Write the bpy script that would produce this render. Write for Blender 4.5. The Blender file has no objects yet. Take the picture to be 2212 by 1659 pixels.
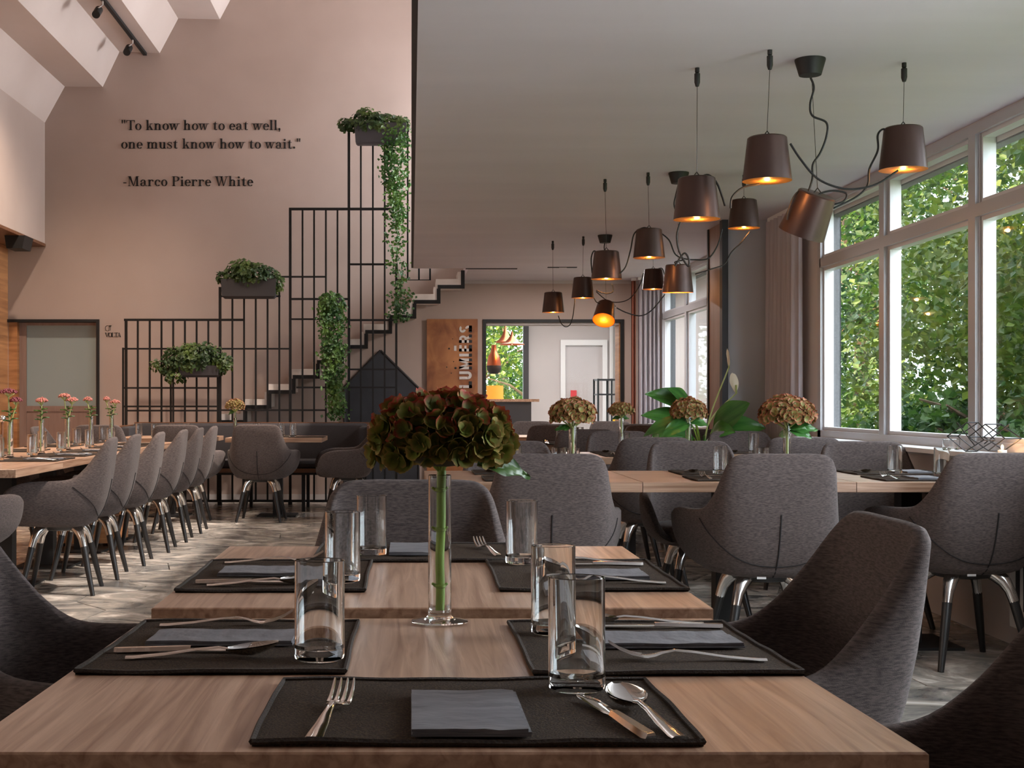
import bpy, math, random
from mathutils import Vector, Matrix

# ------------------------------------------------------------------ camera, world, lights, exposure
F, CX, CY, CH = 2900.0, 888.0, 868.0, 1.074          # focal length (px), principal point (px), camera height (m)
PI = math.pi
sc = bpy.context.scene
col = sc.collection

cam_d = bpy.data.cameras.new('camera')
cam_d.sensor_width = 36.0
cam_d.sensor_fit = 'HORIZONTAL'
cam_d.lens = F / 2212.0 * 36.0
cam_d.shift_x = (1106.0 - CX) / 2212.0
cam_d.shift_y = (CY - 829.5) / 2212.0
cam_d.clip_start = 0.05
cam_d.clip_end = 300
cam = bpy.data.objects.new('camera', cam_d)
cam.location = (0, 0, CH)
cam.rotation_euler = (PI / 2, 0, 0)
col.objects.link(cam)
sc.camera = cam

world = bpy.data.worlds.new('world')
sc.world = world
world.use_nodes = True
wn = world.node_tree.nodes
wn['Background'].inputs[0].default_value = (0.80, 0.90, 1.0, 1)
wn['Background'].inputs[1].default_value = 6.5

sun_d = bpy.data.lights.new('sun', 'SUN')
sun_d.energy = 20.0
sun_d.color = (1.0, 0.78, 0.36)
sun_d.angle = math.radians(1.0)
sun = bpy.data.objects.new('sun', sun_d)
sun.rotation_euler = (0, math.radians(-36), math.radians(15))   # low evening sun from behind the building
col.objects.link(sun)

sc.view_settings.view_transform = 'Standard'
sc.view_settings.look = 'None'
sc.view_settings.gamma = 1.0
sc.view_settings.use_curve_mapping = False
sc.view_settings.exposure = 0.75


def lamp(kind, name, loc, energy, color, size=0.1, rot=(0, 0, 0), spot=1.0, blend=0.6):
    d = bpy.data.lights.new(name, kind)
    d.energy = energy
    d.color = color
    if kind == 'AREA':
        d.shape = 'RECTANGLE'
        d.size, d.size_y = size
    else:
        d.shadow_soft_size = size
    if kind == 'SPOT':
        d.spot_size = spot
        d.spot_blend = blend
    o = bpy.data.objects.new(name, d)
    o.location = loc
    o.rotation_euler = rot
    col.objects.link(o)
    return o


# fill lamps added at the window bays, gallery and left wall, plus stairwell daylight
lamp('AREA', 'window_bay_fill', (2.58, 2.7, 1.62), 50, (0.88, 0.94, 1.0), (1.45, 2.3), (0, math.radians(62), 0))  # added fill lamp inside the glass, on top of the sky light
lamp('AREA', 'gallery_fill', (2.5, 6.5, 4.9), 45, (1.0, 0.92, 0.87), (2.6, 14.0), (0, math.radians(90), 0))  # added to brighten the high left side; the gallery wall has no windows
lamp('AREA', 'stairwell_daylight', (2.3, 13.9, 3.7), 130, (0.92, 0.96, 1.0), (1.2, 1.3), (0, math.radians(70), 0))
lamp('AREA', 'warm_side_fill', (-4.2, 2.4, 1.75), 42, (1.0, 0.86, 0.74), (1.7, 6.0), (0, math.radians(-90), 0))  # added warm fill from the left; that wall has no window


# ------------------------------------------------------------------ helpers
def P(px, py, y):
    return Vector(((px - CX) * y / F, y, CH - (py - CY) * y / F))


def PX(px, y):
    return (px - CX) * y / F


def PZ(py, y):
    return CH - (py - CY) * y / F


def srgb(r, g, b):
    def f(c):
        c /= 255.0
        return c / 12.92 if c <= 0.04045 else ((c + 0.055) / 1.055) ** 2.4
    return (f(r), f(g), f(b), 1.0)


class MB:
    """collects vertices and faces of one mesh"""
    def __init__(s):
        s.v, s.f, s.c = [], [], []

    def add(s, vs, fs, col=None):
        n = len(s.v)
        s.v += [tuple(p) for p in vs]
        s.f += [tuple(i + n for i in f) for f in fs]
        if col is not None or s.c:
            while len(s.c) < n:
                s.c.append(0.0)
            s.c += list(col) if col is not None else [0.0] * len(vs)
        return s

    def box(s, x0, x1, y0, y1, z0, z1):
        v = [(x, y, z) for x in (x0, x1) for y in (y0, y1) for z in (z0, z1)]
        return s.add(v, [(0, 1, 3, 2), (4, 6, 7, 5), (0, 4, 5, 1), (2, 3, 7, 6), (0, 2, 6, 4), (1, 5, 7, 3)])

    def prism(s, pts, d, axis='y', at=0.0):
        """closed polygon (a,b) extruded by d along an axis"""
        n = len(pts)
        def mk(a, b, t):
            return {'y': (a, t, b), 'x': (t, a, b), 'z': (a, b, t)}[axis]
        v = [mk(a, b, at) for a, b in pts] + [mk(a, b, at + d) for a, b in pts]
        f = [tuple(range(n)), tuple(range(2 * n - 1, n - 1, -1))]
        f += [(i, (i + 1) % n, (i + 1) % n + n, i + n) for i in range(n)]
        return s.add(v, f)

    def tube(s, pts, r, n=6, cap=True):
        pts = [Vector(p) for p in pts]
        k = len(pts)
        rs = r if isinstance(r, (list, tuple)) else [r] * k
        vs, fs = [], []
        t0 = (pts[1] - pts[0]).normalized()
        up = Vector((0, 0, 1)) if abs(t0.z) < 0.9 else Vector((1, 0, 0))
        a = t0.cross(up).normalized()
        for i, p in enumerate(pts):
            t = (pts[min(i + 1, k - 1)] - pts[max(i - 1, 0)])
            t = t.normalized() if t.length > 1e-9 else t0
            a = (a - t * a.dot(t))
            a = a.normalized() if a.length > 1e-6 else t.orthogonal().normalized()
            b = t.cross(a)
            for j in range(n):
                th = 2 * PI * j / n
                vs.append(p + (a * math.cos(th) + b * math.sin(th)) * rs[i])
        for i in range(k - 1):
            for j in range(n):
                fs.append((i * n + j, i * n + (j + 1) % n, (i + 1) * n + (j + 1) % n, (i + 1) * n + j))
        if cap:
            fs.append(tuple(range(n - 1, -1, -1)))
            fs.append(tuple(range((k - 1) * n, k * n)))
        return s.add(vs, fs)

    def lathe(s, prof, n=24, c=(0, 0, 0), M=None):
        vs, fs = [], []
        for r, z in prof:
            for j in range(n):
                th = 2 * PI * j / n
                p = Vector((r * math.cos(th), r * math.sin(th), z))
                if M is not None:
                    p = M @ p
                vs.append((p.x + c[0], p.y + c[1], p.z + c[2]))
        for i in range(len(prof) - 1):
            for j in range(n):
                fs.append((i * n + j, i * n + (j + 1) % n, (i + 1) * n + (j + 1) % n, (i + 1) * n + j))
        if prof[0][0] > 1e-6:
            fs.append(tuple(range(n - 1, -1, -1)))
        if prof[-1][0] > 1e-6:
            fs.append(tuple(range((len(prof) - 1) * n, len(prof) * n)))
        return s.add(vs, fs)

    def ball(s, c, r, n=10, m=6, sc_=(1, 1, 1)):
        prof = [(max(r * math.sin(PI * i / m), 1e-5), -r * math.cos(PI * i / m)) for i in range(m + 1)]
        return s.lathe(prof, n, c, Matrix.Diagonal((sc_[0], sc_[1], sc_[2])))

    def grid(s, rows, closed=False, col=None):
        m = len(rows[0])
        vs = [p for r in rows for p in r]
        fs = []
        for i in range(len(rows) - 1):
            for j in range(m if closed else m - 1):
                fs.append((i * m + j, i * m + (j + 1) % m, (i + 1) * m + (j + 1) % m, (i + 1) * m + j))
        return s.add(vs, fs, col)

    def mesh(s, name, smooth=True, angle=0.7):
        me = bpy.data.meshes.new(name)
        me.from_pydata(s.v, [], s.f)
        if s.c:
            while len(s.c) < len(s.v):
                s.c.append(0.0)
            at = me.attributes.new('edge', 'FLOAT', 'POINT')
            at.data.foreach_set('value', s.c)
        me.validate()
        if smooth:
            me.polygons.foreach_set('use_smooth', [True] * len(me.polygons))
            me.set_sharp_from_angle(angle=angle)
        me.update()
        return me

    def build(s, name, mat, parent=None, smooth=True, angle=0.7, fixn=False):
        me = s.mesh(name, smooth, angle)
        return link(name, me, mat, parent)


def link(name, me, mat=None, parent=None):
    if mat is not None and not me.materials:
        me.materials.append(mat)
    o = bpy.data.objects.new(name, me)
    col.objects.link(o)
    if parent is not None:
        o.parent = parent
    return o


def tag(o, label, cat, group=None):
    o['label'] = label
    o['category'] = cat
    if group:
        o['group'] = group
    return o


def thing(name, label, cat, loc=(0, 0, 0), rz=0.0, group=None):
    o = bpy.data.objects.new(name, None)
    o.empty_display_size = 0.1
    col.objects.link(o)
    o.location = loc
    o.rotation_euler = (0, 0, rz)
    return tag(o, label, cat, group)


def struct(o):
    o['kind'] = 'structure'
    return o


def stuff(o):
    o['kind'] = 'stuff'
    return o


def copy_tree(o, parent=None):
    c = o.copy()
    col.objects.link(c)
    c.parent = parent
    for ch in list(o.children):
        copy_tree(ch, c)
    return c


def crom(pts, n):
    """Catmull-Rom samples through points, n per segment"""
    pts = [Vector(p) for p in pts]
    out = []
    for i in range(len(pts) - 1):
        p0, p1, p2, p3 = pts[max(i - 1, 0)], pts[i], pts[i + 1], pts[min(i + 2, len(pts) - 1)]
        for k in range(n):
            t = k / n
            out.append(0.5 * ((2 * p1) + (p2 - p0) * t + (2 * p0 - 5 * p1 + 4 * p2 - p3) * t * t + (3 * p1 - p0 - 3 * p2 + p3) * t ** 3))
    out.append(pts[-1])
    return out


# ------------------------------------------------------------------ materials
def pmat(name, c1, c2=None, scale=(8, 8, 8), rough=0.5, metal=0.0, bump=0.0, bscale=None, lo=0.3, hi=0.7,
         distort=0.0, detail=4.0, spec=0.5, rand=0.0, coat=0.0, emit=None, estr=0.0, edge=None, rvar=0.0, sheen=0.0, trans=0.0):
    m = bpy.data.materials.new(name)
    m.use_nodes = True
    nt = m.node_tree
    N, L = nt.nodes, nt.links
    b = N['Principled BSDF']
    b.inputs['Roughness'].default_value = rough
    b.inputs['Metallic'].default_value = metal
    b.inputs['Specular IOR Level'].default_value = spec
    b.inputs['Coat Weight'].default_value = coat
    b.inputs['Sheen Weight'].default_value = sheen
    b.inputs['Base Color'].default_value = c1
    m.diffuse_color = c1
    out = None
    if c2 is not None or bump:
        tc = N.new('ShaderNodeTexCoord')
        mp = N.new('ShaderNodeMapping')
        mp.inputs['Scale'].default_value = scale
        L.new(tc.outputs['Object'], mp.inputs['Vector'])
        nz = N.new('ShaderNodeTexNoise')
        nz.inputs['Scale'].default_value = 1.0
        nz.inputs['Detail'].default_value = detail
        nz.inputs['Distortion'].default_value = distort
        L.new(mp.outputs[0], nz.inputs['Vector'])
        if rand:
            oi = N.new('ShaderNodeObjectInfo')
            vm = N.new('ShaderNodeVectorMath')
            vm.operation = 'SCALE'
            vm.inputs['Scale'].default_value = 37.0
            cx = N.new('ShaderNodeCombineXYZ')
            for i in range(3):
                L.new(oi.outputs['Random'], cx.inputs[i])
            L.new(cx.outputs[0], vm.inputs[0])
            L.new(vm.outputs[0], mp.inputs['Location'])
        if c2 is not None:
            rp = N.new('ShaderNodeValToRGB')
            rp.color_ramp.elements[0].position = lo
            rp.color_ramp.elements[0].color = c1
            rp.color_ramp.elements[1].position = hi
            rp.color_ramp.elements[1].color = c2
            L.new(nz.outputs['Fac'], rp.inputs['Fac'])
            out = rp.outputs['Color']
        if rvar:
            mr = N.new('ShaderNodeMapRange')
            mr.inputs[3].default_value = rough - rvar
            mr.inputs[4].default_value = rough + rvar
            L.new(nz.outputs['Fac'], mr.inputs[0])
            L.new(mr.outputs[0], b.inputs['Roughness'])
        if bump:
            src = nz
            if bscale is not None:
                mp2 = N.new('ShaderNodeMapping')
                mp2.inputs['Scale'].default_value = bscale
                L.new(tc.outputs['Object'], mp2.inputs['Vector'])
                src = N.new('ShaderNodeTexNoise')
                src.inputs['Scale'].default_value = 1.0
                src.inputs['Detail'].default_value = 3.0
                L.new(mp2.outputs[0], src.inputs['Vector'])
            bp = N.new('ShaderNodeBump')
            bp.inputs['Strength'].default_value = bump
            bp.inputs['Distance'].default_value = 0.01
            L.new(src.outputs['Fac'], bp.inputs['Height'])
            L.new(bp.outputs[0], b.inputs['Normal'])
    if edge is not None:
        at = N.new('ShaderNodeAttribute')
        at.attribute_name = 'edge'
        mx = N.new('ShaderNodeMix')
        mx.data_type = 'RGBA'
        L.new(at.outputs['Fac'], mx.inputs[0])
        if out is not None:
            L.new(out, mx.inputs[6])
        else:
            mx.inputs[6].default_value = c1
        mx.inputs[7].default_value = edge
        out = mx.outputs[2]
    if rand and c2 is not None:
        oi2 = N.new('ShaderNodeObjectInfo')
        hs = N.new('ShaderNodeHueSaturation')
        mr = N.new('ShaderNodeMapRange')
        mr.inputs[3].default_value = 1.0 - rand
        mr.inputs[4].default_value = 1.0 + rand
        L.new(oi2.outputs['Random'], mr.inputs[0])
        L.new(mr.outputs[0], hs.inputs['Value'])
        L.new(out, hs.inputs['Color'])
        out = hs.outputs['Color']
    if out is not None:
        L.new(out, b.inputs['Base Color'])
    if emit is not None:
        b.inputs['Emission Color'].default_value = emit
        b.inputs['Emission Strength'].default_value = estr
    if trans:
        tr = N.new('ShaderNodeBsdfTranslucent')
        if out is not None:
            L.new(out, tr.inputs[0])
        else:
            tr.inputs[0].default_value = c1
        ms = N.new('ShaderNodeMixShader')
        ms.inputs[0].default_value = trans
        L.new(b.outputs[0], ms.inputs[1])
        L.new(tr.outputs[0], ms.inputs[2])
        L.new(ms.outputs[0], N['Material Output'].inputs[0])
    return m


def glassmat(name, tint=(1, 1, 1, 1), rough=0.0, ior=1.45):
    m = bpy.data.materials.new(name)
    m.use_nodes = True
    b = m.node_tree.nodes['Principled BSDF']
    b.inputs['Base Color'].default_value = tint
    b.inputs['Roughness'].default_value = rough
    b.inputs['IOR'].default_value = ior
    b.inputs['Transmission Weight'].default_value = 1.0
    return m


def panemat(name, refl=0.06, tint=(1, 1, 1, 1)):
    m = bpy.data.materials.new(name)
    m.use_nodes = True
    N, L = m.node_tree.nodes, m.node_tree.links
    N.remove(N['Principled BSDF'])
    t = N.new('ShaderNodeBsdfTransparent')
    t.inputs[0].default_value = tint
    g = N.new('ShaderNodeBsdfGlossy')
    g.inputs['Roughness'].default_value = 0.02
    lw = N.new('ShaderNodeLayerWeight')
    lw.inputs[0].default_value = 0.25
    mm = N.new('ShaderNodeMath')
    mm.operation = 'MULTIPLY'
    mm.inputs[1].default_value = refl * 6
    L.new(lw.outputs['Fresnel'], mm.inputs[0])
    ms = N.new('ShaderNodeMixShader')
    L.new(mm.outputs[0], ms.inputs[0])
    L.new(t.outputs[0], ms.inputs[1])
    L.new(g.outputs[0], ms.inputs[2])
    L.new(ms.outputs[0], N['Material Output'].inputs[0])
    return m


m_wall = pmat('taupe_plaster', srgb(168, 149, 139), srgb(182, 164, 154), (0.7, 0.7, 0.7), 0.85, bump=0.05, bscale=(60, 60, 60))
m_wall2 = pmat('grey_paint', srgb(190, 184, 182), srgb(200, 194, 192), (1, 1, 1), 0.8, bump=0.04, bscale=(60, 60, 60))
m_ceil = pmat('ceiling_paint', srgb(202, 196, 203), srgb(210, 204, 211), (0.5, 3, 0.5), 0.6, bump=0.03, bscale=(40, 40, 40))
m_beam = pmat('beam_plaster', srgb(196, 180, 171), srgb(206, 191, 183), (1, 1, 1), 0.8)
m_render = pmat('exterior_render', srgb(92, 92, 94), srgb(110, 110, 112), (90, 90, 90), 0.95)
m_hleaf = pmat('hydrangea_leaf', srgb(46, 78, 30), srgb(74, 104, 42), (60, 30, 30), 0.4, trans=0.15)
m_white = pmat('white_lacquer', srgb(225, 225, 224), rough=0.3)
m_stepw = pmat('stair_plaster', srgb(228, 219, 212), srgb(212, 202, 194), (6, 6, 6), 0.8)
m_black = pmat('black_steel', srgb(22, 21, 21), rough=0.45, metal=0.3)
m_blackmat = pmat('black_matte', srgb(18, 17, 17), rough=0.6)
m_ink = pmat('black_lettering', srgb(20, 17, 16), rough=0.8)
m_woodwall = pmat('oak_wall', srgb(196, 140, 92), srgb(150, 98, 58), (2, 1.2, 22), 0.5, distort=0.6, bump=0.1)
m_oak = pmat('oak_top', srgb(180, 148, 124), srgb(126, 92, 70), (58, 2.4, 60), 0.33, distort=0.9, detail=6, bump=0.12, rand=0.06, rvar=0.06, lo=0.32, hi=0.72)
m_oakx = pmat('oak_top_across', srgb(180, 148, 124), srgb(126, 92, 70), (2.4, 58, 60), 0.33, distort=0.9, detail=6, bump=0.12, rand=0.06, rvar=0.06, lo=0.32, hi=0.72)
m_oakdark = pmat('oak_dark', srgb(120, 78, 50), srgb(84, 52, 32), (3, 30, 30), 0.45, distort=0.5)
m_fabric = pmat('melange_fabric', srgb(90, 80, 77), srgb(60, 53, 51), (70, 70, 420), 0.95, bump=0.2, bscale=(500, 500, 900), lo=0.36, hi=0.66, sheen=0.05, spec=0.25, rand=0.05)
m_seam = pmat('seam_thread', srgb(26, 22, 23), rough=0.9)
m_alu = pmat('polished_aluminium', srgb(205, 203, 200), rough=0.18, metal=1.0)
m_legblk = pmat('black_leg', srgb(28, 27, 27), rough=0.4)
m_chrome = pmat('cutlery_steel', srgb(220, 218, 215), rough=0.1, metal=1.0)
m_mat = pmat('placemat_cloth', srgb(38, 29, 22), srgb(76, 60, 44), (420, 420, 420), 0.95, bump=0.35, lo=0.42, hi=0.72, spec=0.2)
m_matedge = pmat('placemat_hem', srgb(34, 29, 26), srgb(58, 48, 40), (300, 300, 300), 0.9, bump=0.4)
m_napkin = pmat('paper_napkin', srgb(112, 112, 116), srgb(90, 90, 96), (14, 60, 30), 0.75, bump=0.5, bscale=(16, 30, 20))
m_glass = glassmat('clear_glass', (0.97, 0.985, 0.98, 1))
m_pane = panemat('window_glass', 0.03)
m_frost = pmat('frosted_glass', srgb(148, 160, 158), rough=0.25, spec=0.4, emit=srgb(150, 172, 172), estr=0.0)
m_frame = pmat('window_frame_grey', srgb(172, 172, 176), rough=0.35)
m_stile = pmat('window_stile', srgb(200, 200, 203), rough=0.35)
m_pier = pmat('pier_paint', srgb(176, 178, 184), srgb(184, 186, 192), (1, 1, 1), 0.75)
m_doorfr = pmat('door_wood_grey', srgb(150, 124, 112), srgb(132, 106, 94), (20, 20, 2), 0.5)
m_curtain = pmat('curtain_cloth', srgb(206, 200, 204), srgb(188, 181, 187), (60, 60, 2), 0.85, trans=0.3)
m_curtain2 = pmat('curtain_cloth_rust', srgb(150, 92, 74), rough=0.9)
m_rust = pmat('rusted_steel', srgb(176, 118, 72), srgb(120, 70, 42), (5, 5, 3.4), 0.6, metal=0.15, distort=0.7, bump=0.15)
m_letter = pmat('bare_steel_letter', srgb(205, 198, 192), rough=0.35, metal=0.6)
m_slate = pmat('chalkboard', srgb(44, 46, 52), srgb(56, 58, 64), (5, 5, 5), 0.6)
m_fasc = pmat('dark_fascia', srgb(38, 32, 30), rough=0.5)
m_shade = pmat('copper_shade', srgb(72, 50, 43), srgb(58, 41, 36), (3, 3, 3), 0.38, metal=0.45)
m_shadein = pmat('golden_shade_lining', srgb(255, 190, 90), rough=0.5, metal=0.0)
m_bulb = pmat('glowing_bulb', srgb(255, 190, 90), emit=(1.0, 0.46, 0.10, 1), estr=110.0)
m_cord = pmat('black_cord', srgb(20, 19, 20), rough=0.6)
m_wire = pmat('steel_wire', srgb(70, 68, 68), rough=0.3, metal=1.0)
m_planter = pmat('charcoal_planter', srgb(56, 54, 56), rough=0.6)
m_leafA = pmat('planter_leaf', srgb(44, 68, 28), srgb(96, 116, 46), (5, 5, 5), 0.5, trans=0.25, lo=0.45, hi=0.75)
m_leafV = pmat('vine_leaf', srgb(40, 78, 28), srgb(88, 122, 46), (7, 7, 7), 0.5, trans=0.25, lo=0.4, hi=0.7)
m_lily = pmat('lily_leaf', srgb(40, 88, 34), srgb(72, 120, 50), (30, 4, 4), 0.32, trans=0.12)
m_spathe = pmat('white_spathe', srgb(240, 238, 220), rough=0.5, trans=0.2)
m_stem = pmat('green_stem', srgb(136, 166, 62), srgb(100, 130, 44), (40, 40, 12), 0.5)
m_stemd = pmat('pale_stem', srgb(150, 160, 96), rough=0.5)
m_petal = pmat('hydrangea_petal', srgb(60, 70, 24), srgb(104, 112, 46), (40, 40, 40), 0.6, edge=srgb(150, 46, 42), rand=0.3, spec=0.15, trans=0.15)
m_petalg = pmat('green_hydrangea_petal', srgb(60, 74, 22), srgb(108, 118, 46), (40, 40, 40), 0.6, edge=srgb(140, 112, 62), rand=0.3, spec=0.15, trans=0.15)
m_petal2 = pmat('dry_hydrangea_petal', srgb(104, 108, 48), srgb(142, 138, 78), (30, 30, 30), 0.6, edge=srgb(166, 78, 66), rand=0.1, trans=0.15)
m_sedum = pmat('sedum_floret', srgb(146, 80, 74), srgb(176, 116, 100), (120, 120, 120), 0.7)
m_sedumd = pmat('dark_sedum_floret', srgb(92, 36, 48), srgb(122, 56, 60), (120, 120, 120), 0.7)
m_bench = pmat('bench_upholstery', srgb(42, 39, 41), srgb(52, 48, 50), (60, 60, 200), 0.9)
m_ground = pmat('lawn', srgb(70, 92, 44), srgb(100, 112, 60), (3, 3, 3), 0.95)
m_bark = pmat('bark', srgb(110, 88, 68), srgb(72, 56, 44), (14, 14, 3), 0.9, bump=0.5)
m_rad = pmat('radiator_white', srgb(214, 210, 206), rough=0.4)
m_dark = pmat('slot_dark', srgb(40, 40, 44), rough=0.8)
m_copper = pmat('spun_copper', srgb(196, 116, 84), rough=0.3, metal=0.9)
m_amber = pmat('amber_drum', srgb(226, 130, 60), rough=0.5, emit=srgb(255, 130, 40), estr=0.8)
m_red = pmat('red_plastic', srgb(210, 60, 66), rough=0.5)
m_yellow = pmat('yellow_object', srgb(230, 190, 40), rough=0.5)
m_flame = pmat('candle_flame', srgb(255, 190, 110), emit=(1.0, 0.55, 0.2, 1), estr=25.0)
m_wax = pmat('wax', srgb(236, 226, 210), rough=0.5)
m_soil = pmat('soil', srgb(50, 38, 30), rough=0.95)
m_stone_out = pmat('outside_stone', srgb(176, 172, 170), srgb(204, 200, 198), (3, 3, 8), 0.9)


def marble():
    m = bpy.data.materials.new('marble_paving')
    m.use_nodes = True
    N, L = m.node_tree.nodes, m.node_tree.links
    b = N['Principled BSDF']
    b.inputs['Roughness'].default_value = 0.2
    b.inputs['Specular IOR Level'].default_value = 0.6
    tc = N.new('ShaderNodeTexCoord')
    mp = N.new('ShaderNodeMapping')
    mp.inputs['Scale'].default_value = (1.5, 2.0, 1)
    L.new(tc.outputs['Object'], mp.inputs['Vector'])
    oi = N.new('ShaderNodeObjectInfo')
    cx = N.new('ShaderNodeCombineXYZ')
    mu = N.new('ShaderNodeMath')
    mu.operation = 'MULTIPLY'
    mu.inputs[1].default_value = 53.0
    L.new(oi.outputs['Random'], mu.inputs[0])
    L.new(mu.outputs[0], cx.inputs[2])
    L.new(cx.outputs[0], mp.inputs['Location'])
    nz = N.new('ShaderNodeTexNoise')
    nz.inputs['Scale'].default_value = 1.6
    nz.inputs['Detail'].default_value = 8
    nz.inputs['Roughness'].default_value = 0.62
    nz.inputs['Distortion'].default_value = 1.6
    L.new(mp.outputs[0], nz.inputs['Vector'])
    rp = N.new('ShaderNodeValToRGB')
    e = rp.color_ramp.elements
    e[0].position, e[0].color = 0.32, srgb(92, 93, 93)
    e[1].position, e[1].color = 0.66, srgb(232, 224, 214)
    x = e.new(0.45)
    x.color = srgb(140, 136, 130)
    x = e.new(0.56)
    x.color = srgb(176, 168, 158)
    L.new(nz.outputs['Fac'], rp.inputs[0])
    hs = N.new('ShaderNodeHueSaturation')
    mr = N.new('ShaderNodeMapRange')
    mr.inputs[3].default_value = 0.85
    mr.inputs[4].default_value = 1.3
    L.new(oi.outputs['Random'], mr.inputs[0])
    L.new(mr.outputs[0], hs.inputs['Value'])
    L.new(rp.outputs[0], hs.inputs['Color'])
    L.new(hs.outputs[0], b.inputs['Base Color'])
    return m


m_marble = marble()
m_grout = pmat('grout', srgb(96, 90, 84), rough=0.8)

# ------------------------------------------------------------------ room dimensions
ZC = 2.393          # low ceiling
XW = 2.66           # window wall inner face
YB = 14.6           # back wall
XL = PX(17, YB)     # lower left wall (wood)
XU = PX(97, YB)     # upper left box
YF = -3.2           # room ends behind the camera
ZR = 6.6

# floor -------------------------------------------------------------
floor = struct(MB().box(XL - 0.3, XW + 0.2, YF, 20.5, -0.12, -0.012).build('floor', m_grout, smooth=False))
tiles = []


def clip(poly, a, b):
    """keep the part of poly nearer to a than to b"""
    mx, my = (a[0] + b[0]) / 2, (a[1] + b[1]) / 2
    nx, ny = b[0] - a[0], b[1] - a[1]
    out = []
    for i in range(len(poly)):
        p, q = poly[i], poly[(i + 1) % len(poly)]
        dp = (p[0] - mx) * nx + (p[1] - my) * ny
        dq = (q[0] - mx) * nx + (q[1] - my) * ny
        if dp <= 0:
            out.append(p)
        if dp * dq < 0:
            t = dp / (dp - dq)
            out.append((p[0] + (q[0] - p[0]) * t, p[1] + (q[1] - p[1]) * t))
    return out


def paving():
    rr = random.Random(3)
    cw, cd = 0.62, 0.50
    pts = {}
    for i in range(-8, 6):
        for j in range(5, 30):
            pts[i, j] = ((i + 0.5 + (0.5 if j % 2 else 0) + rr.uniform(-.28, .28)) * cw, (j + 0.5 + rr.uniform(-.28, .28)) * cd)
    n = 0
    rest = MB()
    for (i, j), p in pts.items():
        poly = [(p[0] - 1, p[1] - 1), (p[0] + 1, p[1] - 1), (p[0] + 1, p[1] + 1), (p[0] - 1, p[1] + 1)]
        for a in range(-2, 3):
            for b in range(-2, 3):
                q = pts.get((i + a, j + b))
                if q and (a or b):
                    poly = clip(poly, p, q)
        poly = [(max(min(x, XW - 0.005), XL + 0.005), max(min(y, YB - 0.005), YF)) for x, y in poly]
        if len(poly) < 3:
            continue
        ar = sum(poly[k][0] * poly[(k + 1) % len(poly)][1] - poly[(k + 1) % len(poly)][0] * poly[k][1] for k in range(len(poly))) / 2
        if abs(ar) < 0.02 or abs(ar) > 0.9:
            continue
        poly = [(p[0] + (x - p[0]) * 0.988, p[1] + (y - p[1]) * 0.988) for x, y in poly]
        seen = (p[1] > 3.2 and -3.4 < p[0] < 0.3 and p[1] > -p[0] * 2.2) or (0.2 < p[0] and 3.0 < p[1] < 9)
        if seen and n < 290:
            mb = MB().prism(poly, 0.012 + rr.uniform(0, .0015), 'z', -0.012)
            o = mb.build('paving_stone', m_marble, floor, smooth=False)
            n += 1
        else:
            rest.prism(poly, 0.012, 'z', -0.012)
    stuff(rest.build('paving', m_marble, floor, smooth=False))


paving()
m2 = MB()
for j in range(-7, 5):
    for i in range(-7, 4):
        pass
m2.box(XL, XW, YF, 2.6, -0.012, 0.0)
m2.box(0.3, XW, YB + 0.16, 20.4, -0.012, 0.0)
m2.box(XL, -3.2, YB + 0.16, 15.2, -0.012, 0.0)
stuff(m2.build('plain_paving', m_marble, floor, smooth=False))

# walls -------------------------------------------------------------
DX0, DX1, OX0, OX1, ZO = PX(17, YB), PX(215, YB), PX(1043, YB), PX(1347, YB), PZ(690, YB)
wb = MB()
wb.box(XL - 0.3, DX0, YB, YB + 0.15, 0, ZR)
wb.box(DX0, DX1, YB, YB + 0.15, ZO, ZR)
wb.box(DX1, OX0, YB, YB + 0.15, 0, ZR)
wb.box(OX0, OX1, YB, YB + 0.15, ZO, 2.75)
wb.box(OX1, XW + 0.14, YB, YB + 0.15, 0, 2.75)
wall_back = struct(wb.build('wall_back', m_wall, smooth=False))
tr = MB().box(PX(1000, YB), XW, YB - 0.02, YB, ZC - 0.035, ZC)
struct(tr.build('trim_1', m_wall2, smooth=False))
struct(MB().box(DX1, OX0, YB - 0.012, YB, 0, 0.07).build('baseboard_back', m_wall2, smooth=False))

wl = MB().box(XL - 0.15, XL, YF, YB, 0, PZ(527, YB))
wall_left = struct(wl.build('wall_left', m_woodwall, smooth=False))
zs = PZ(527, YB)
wu = MB().box(XL - 0.15, XU, YF, YB, zs, ZR)
struct(wu.build('wall_left_upper', m_wall, smooth=False))
struct(MB().box(XL, XU + 0.01, YF, YB - 0.005, zs - 0.03, zs).build('trim_2', m_oakdark, smooth=False))
struct(MB().box(XL - 0.15, XW + 0.3, YF - 0.15, YF, 0, ZR).build('wall_front', m_wall, smooth=False))

# stepped high ceiling
prof_px = [(97, 265), (140, 187), (222, 188), (258, 112), (345, 115), (385, 40), (475, 42)]
prof = [(PX(a, YB), PZ(b, YB)) for a, b in prof_px]
dx, dz = prof[6][0] - prof[4][0], prof[6][1] - prof[4][1]
while prof[-1][0] < 0.6:
    a, b = prof[-2], prof[-1]
    c = prof[-3]
    prof.append((prof[-2][0] + dx, prof[-2][1] + dz))
pr = prof + [(prof[-1][0], ZR + 1.6), (XU - 0.3, ZR + 1.6), (XU - 0.3, prof[0][1])]
cm = MB().prism(pr, YB - YF, 'y', YF)
struct(cm.build('ceiling_stepped', m_beam, smooth=False))
struct(MB().box(prof[-1][0], XW + 0.3, YF, YB + 0.15, prof[-1][1], prof[-1][1] + 0.2).build('ceiling_upper', m_wall2, smooth=False))
struct(MB().box(XW, XW + 0.3, YF, YB + 0.15, 2.75, prof[-1][1]).build('wall_right_upper', m_wall2, smooth=False))

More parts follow.
